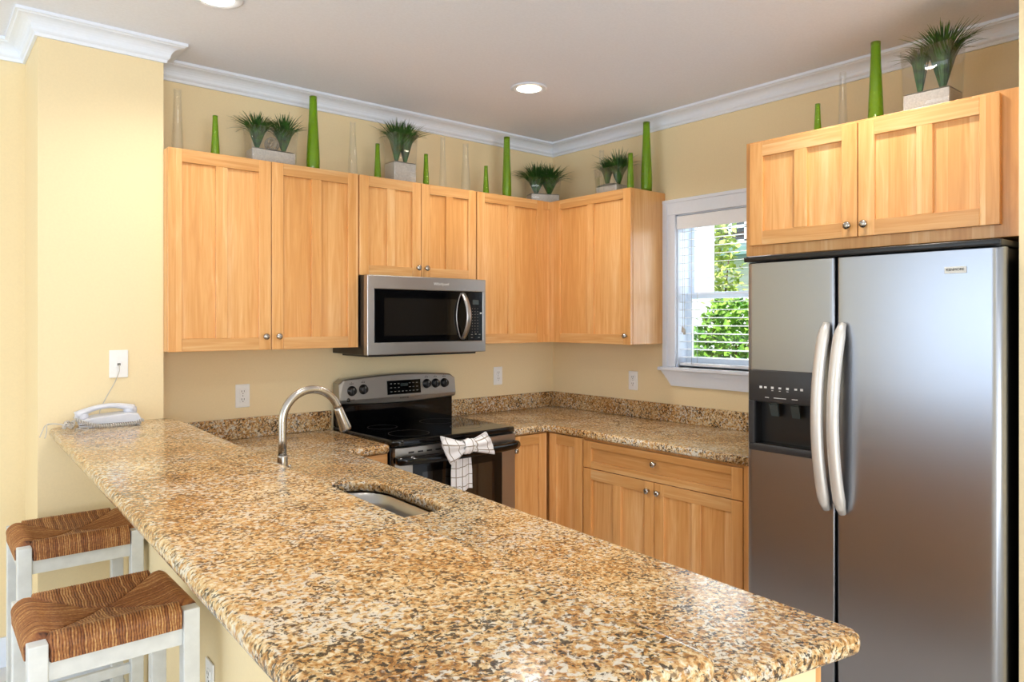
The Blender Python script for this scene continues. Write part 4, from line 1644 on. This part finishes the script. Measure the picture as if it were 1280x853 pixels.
def planter(label, loc, wx, wy, h, sand_h, tufts, seed, rot=0, sand_mat='sand', ball=False, solid=False):
    """flared square glass vase on a sand filled base with grass clumps; tufts: (dx, dy, spread, height, blades)"""
    rg_ = random.Random(seed)
    p = thing('grass_planter', label, 'plant', loc, 'artificial grass in square glass vases')
    cr, sr = math.cos(rot), math.sin(rot)

    def f(x, y, z):
        return (loc[0] + x * cr - y * sr, loc[1] + x * sr + y * cr, loc[2] + z)
    # glass: slightly flared square shell
    b = MB(f)
    rings = []
    for (k, z) in ((.94, .0), (.955, h * .25), (.975, h * .6), (1.03, h)):
        rings.append([(q[0], q[1], z) for q in fillet([(-wx * k, -wy * k), (wx * k, -wy * k), (wx * k, wy * k), (-wx * k, wy * k)], .010, 3)])
    for (k, z) in ((1.03, h), (.975, h * .6), (.955, h * .25), (.94, .004)):
        t = .003
        rings.append([(q[0], q[1], z) for q in fillet([(-wx * k + t, -wy * k + t), (wx * k - t, -wy * k + t), (wx * k - t, wy * k - t), (-wx * k + t, wy * k - t)], .008, 3)])
    m_ = len(rings[0])
    b.add([q for r_ in rings for q in r_], [(i * m_ + k, i * m_ + (k + 1) % m_, (i + 1) * m_ + (k + 1) % m_, (i + 1) * m_ + k) for i in range(len(rings) - 1) for k in range(m_)] + [tuple(range(m_))[::-1]], 0, True)
    obj('glass_vase', b, 'glass', p)
    b = MB(f)
    k = .94 if not solid else .97

    def sandtop(u, v):
        x, y = (u * 2 - 1) * (wx * k - .005), (v * 2 - 1) * (wy * k - .005)
        return (x, y, sand_h + (0 if solid else .010 * math.sin(u * 4 + seed) * math.sin(v * 3)))
    b.box(-wx * k + .005, wx * k - .005, -wy * k + .005, wy * k - .005, .006, sand_h - .003, 0, .004)
    b.grid(sandtop, 10, 10)
    obj('sand_base', b, sand_mat, p)
    b = MB(f)
    for (dx, dy, sp_, hh, nb) in tufts:
        tuft(b, (dx, dy, sand_h - .002), h * .93, sp_, hh, nb * 2, rg_)
    obj('foliage', b, 'grass', p)
    if ball:
        b = MB(f)
        for q in range(14):
            a1, a2 = rg_.uniform(0, PI), rg_.uniform(0, PI)
            rot_ = Matrix.Rotation(a1, 3, 'X') @ Matrix.Rotation(a2, 3, 'Y')
            ring = [tuple(rot_ @ Vector((.034 * math.cos(t), .034 * math.sin(t), 0)) + Vector((.005, 0, sand_h + .036))) for t in [2 * PI * s / 24 for s in range(24)]]
            b.tube(ring, .0016, 5, closed=True)
        obj('twine_ball', b, 'twine', p, label='pale twine ball')
    return p


planter('double grass planter with a twine ball, above the leftmost wall cabinet', (-2.070, -.185, ZB), .118, .055, .182, .075,
        [(-.068, 0, .085, .095, 100), (.064, 0, .085, .112, 100)], 11, ball=True)
planter('grass planter on a tall sand block above the microwave', (-1.336, -.185, ZB), .077, .060, .275, .118,
        [(-.026, 0, .090, .125, 95), (.030, 0, .090, .120, 95)], 12, solid=True)
planter('bushy grass planter at the inner corner of the wall cabinets', (-.274, -.195, ZB), .105, .070, .165, .06,
        [(-.045, 0, .110, .130, 150), (.045, 0, .110, .130, 150)], 13, rot=R(-25))
planter('grass planter on the right wall cabinet beside the tall green vase', (-.175, -.715, ZB), .070, .092, .160, .055,
        [(0, -.045, .090, .150, 100), (0, .045, .062, .100, 80)], 14)
planter('leaning grass planter on a sand block above the refrigerator', (-.43, -2.575, ZF), .075, .088, .262, .095,
        [(0, -.035, .100, .125, 110), (0, .045, .070, .045, 60)], 15, solid=True)


# ------------------------------------------------------------------ recessed ceiling lights
def can(label, x, y):
    t = thing('recessed_light', label, 'ceiling light', (x, y, CEIL), 'recessed ceiling lights')
    b = MB()
    b.lathe([(.062, CEIL - .0005), (.092, CEIL - .0008), (.095, CEIL - .004), (.088, CEIL - .007), (.064, CEIL - .006)], (x, y, 0), n=40, cap=False)
    b.f += [[i, (i + 1) % 40, 160 + (i + 1) % 40, 160 + i] for i in range(40)]; b.mi += [0] * 40; b.sm += [True] * 40
    obj('trim_ring', b, 'trim', t)
    b = MB()
    b.lathe([(.0635, CEIL - .0012), (.063, CEIL - .005), (.045, CEIL - .0085), (.002, CEIL - .010)], (x, y, 0), n=40)
    obj('lens', b, 'lamp', t)
    lamp('can_lamp', 'SPOT', (x, y, CEIL - .02), 30, (1.0, .945, .865), target=(x, y, 0), spot_size=R(150), spot_blend=.8, shadow_soft_size=.06)


can('round recessed ceiling light near the inner corner of the kitchen', -.955, -.835)
can('round recessed ceiling light nearer the pillar, at the top edge of the photo', -2.545, -.870)
# unseen lamps without fixtures: kitchen ones repeat the can grid, others are added fill
for (x, y) in ((-.95, -2.45), (-2.5, -2.45), (-4.9, -4.2), (-4.6, -6.0), (-2.2, -5.0)):
    lamp('can_lamp', 'SPOT', (x, y, CEIL - .02), 30, (1.0, .945, .865), target=(x, y, 0), spot_size=R(150), spot_blend=.8, shadow_soft_size=.06)

# ------------------------------------------------------------------ outside the kitchen window
b = MB(); b.box(0.12, 16, -6, 14, -.45, -.4); struct('ground', b, 'lawn')


def bush(label, c, rx, ry, rz, n, mat, seed, size=.07):
    rg_ = random.Random(seed)
    t = thing('bush', label, 'bush', (c[0], c[1], -.4), 'bushes outside the window')
    b = MB()
    for k in range(5):
        a = k * 1.3
        b.tube([(c[0] + .05 * math.cos(a), c[1] + .05 * math.sin(a), -.4), (c[0] + rx * .3 * math.cos(a), c[1] + ry * .3 * math.sin(a), c[2] * .5), (c[0] + rx * .6 * math.cos(a), c[1] + ry * .6 * math.sin(a), c[2] + rz * .3)], [.03, .02, .008], 7)
    obj('stems', b, 'bark', t)
    b = MB()
    for _ in range(n):
        while True:
            p = Vector((rg_.uniform(-1, 1), rg_.uniform(-1, 1), rg_.uniform(-1, 1)))
            if .25 < p.length < 1:
                break
        q = Vector((c[0] + p.x * rx, c[1] + p.y * ry, c[2] + p.z * rz))
        d1 = Vector((rg_.uniform(-1, 1), rg_.uniform(-1, 1), rg_.uniform(-1, .6))).normalized()
        d2 = d1.cross(Vector((rg_.uniform(-1, 1), rg_.uniform(-1, 1), 1))).normalized()
        nn = d1.cross(d2)
        l_, w_ = size * rg_.uniform(.7, 1.3), size * .32
        b.add([q, q + d1 * l_ * .5 + d2 * w_ + nn * w_ * .3, q + d1 * l_, q + d1 * l_ * .5 - d2 * w_ + nn * w_ * .3, q + d1 * l_ * .5], [(0, 1, 4), (1, 2, 4), (2, 3, 4), (3, 0, 4)], 0)
    obj('leaves', b, mat, t, recalc=False)


bush('leafy green bush seen low through the lower window sash', (3.7, .98, 1.0), .55, .50, .85, 2300, 'leaf_a', 21, .10)
bush('pale yellow-green bush seen higher through the upper window sash', (5.4, 2.45, 2.05), .50, .42, 1.25, 1300, 'leaf_b', 22, .12)
h = thing('neighboring_house', 'white neighboring house with a shuttered window, seen through the kitchen window', 'house', (9.5, 4.5, -.4))
b = MB(); b.box(9.0, 12, -2, 12, -.4, 4.2); obj('wall', b, 'siding', h)
b = MB(); b.prism([(8.6, 4.2), (12.4, 4.2), (10.5, 5.8)], -2.3, 12.3, 'y'); obj('roof', b, 'teal', h)
b = MB(); b.box(8.96, 9.0, 3.7, 4.8, 3.05, 3.6); wf = obj('house_window', b, 'darkwin', h)
b = MB()
for yy in (3.7, 4.05, 4.4, 4.74):
    b.box(8.93, 8.96, yy, yy + .06, 3.05, 3.6)
for zz in (3.02, 3.31, 3.57):
    b.box(8.93, 8.96, 3.68, 4.82, zz, zz + .06)
obj('muntins', b, 'trim', wf)
b = MB(); b.box(8.5, 9.0, -1, 5.2, 2.75, 2.9); b.box(8.55, 8.95, -1, 5.2, 2.68, 2.75); obj('porch_beam', b, 'teal', h)
b = MB(); b.box(4.0, 4.3, 1.62, 2.02, -.4, 4.0, 0, .01); b.box(3.96, 4.34, 1.58, 2.06, -.4, .0, 0, .01); tag(obj('white_standin_column', b, 'trim', base=(4.15, 1.82, -.4)), 'square white stand-in column added outside the kitchen window, left of the bushes', 'column')  # added column, stands in for the bright white part of the view
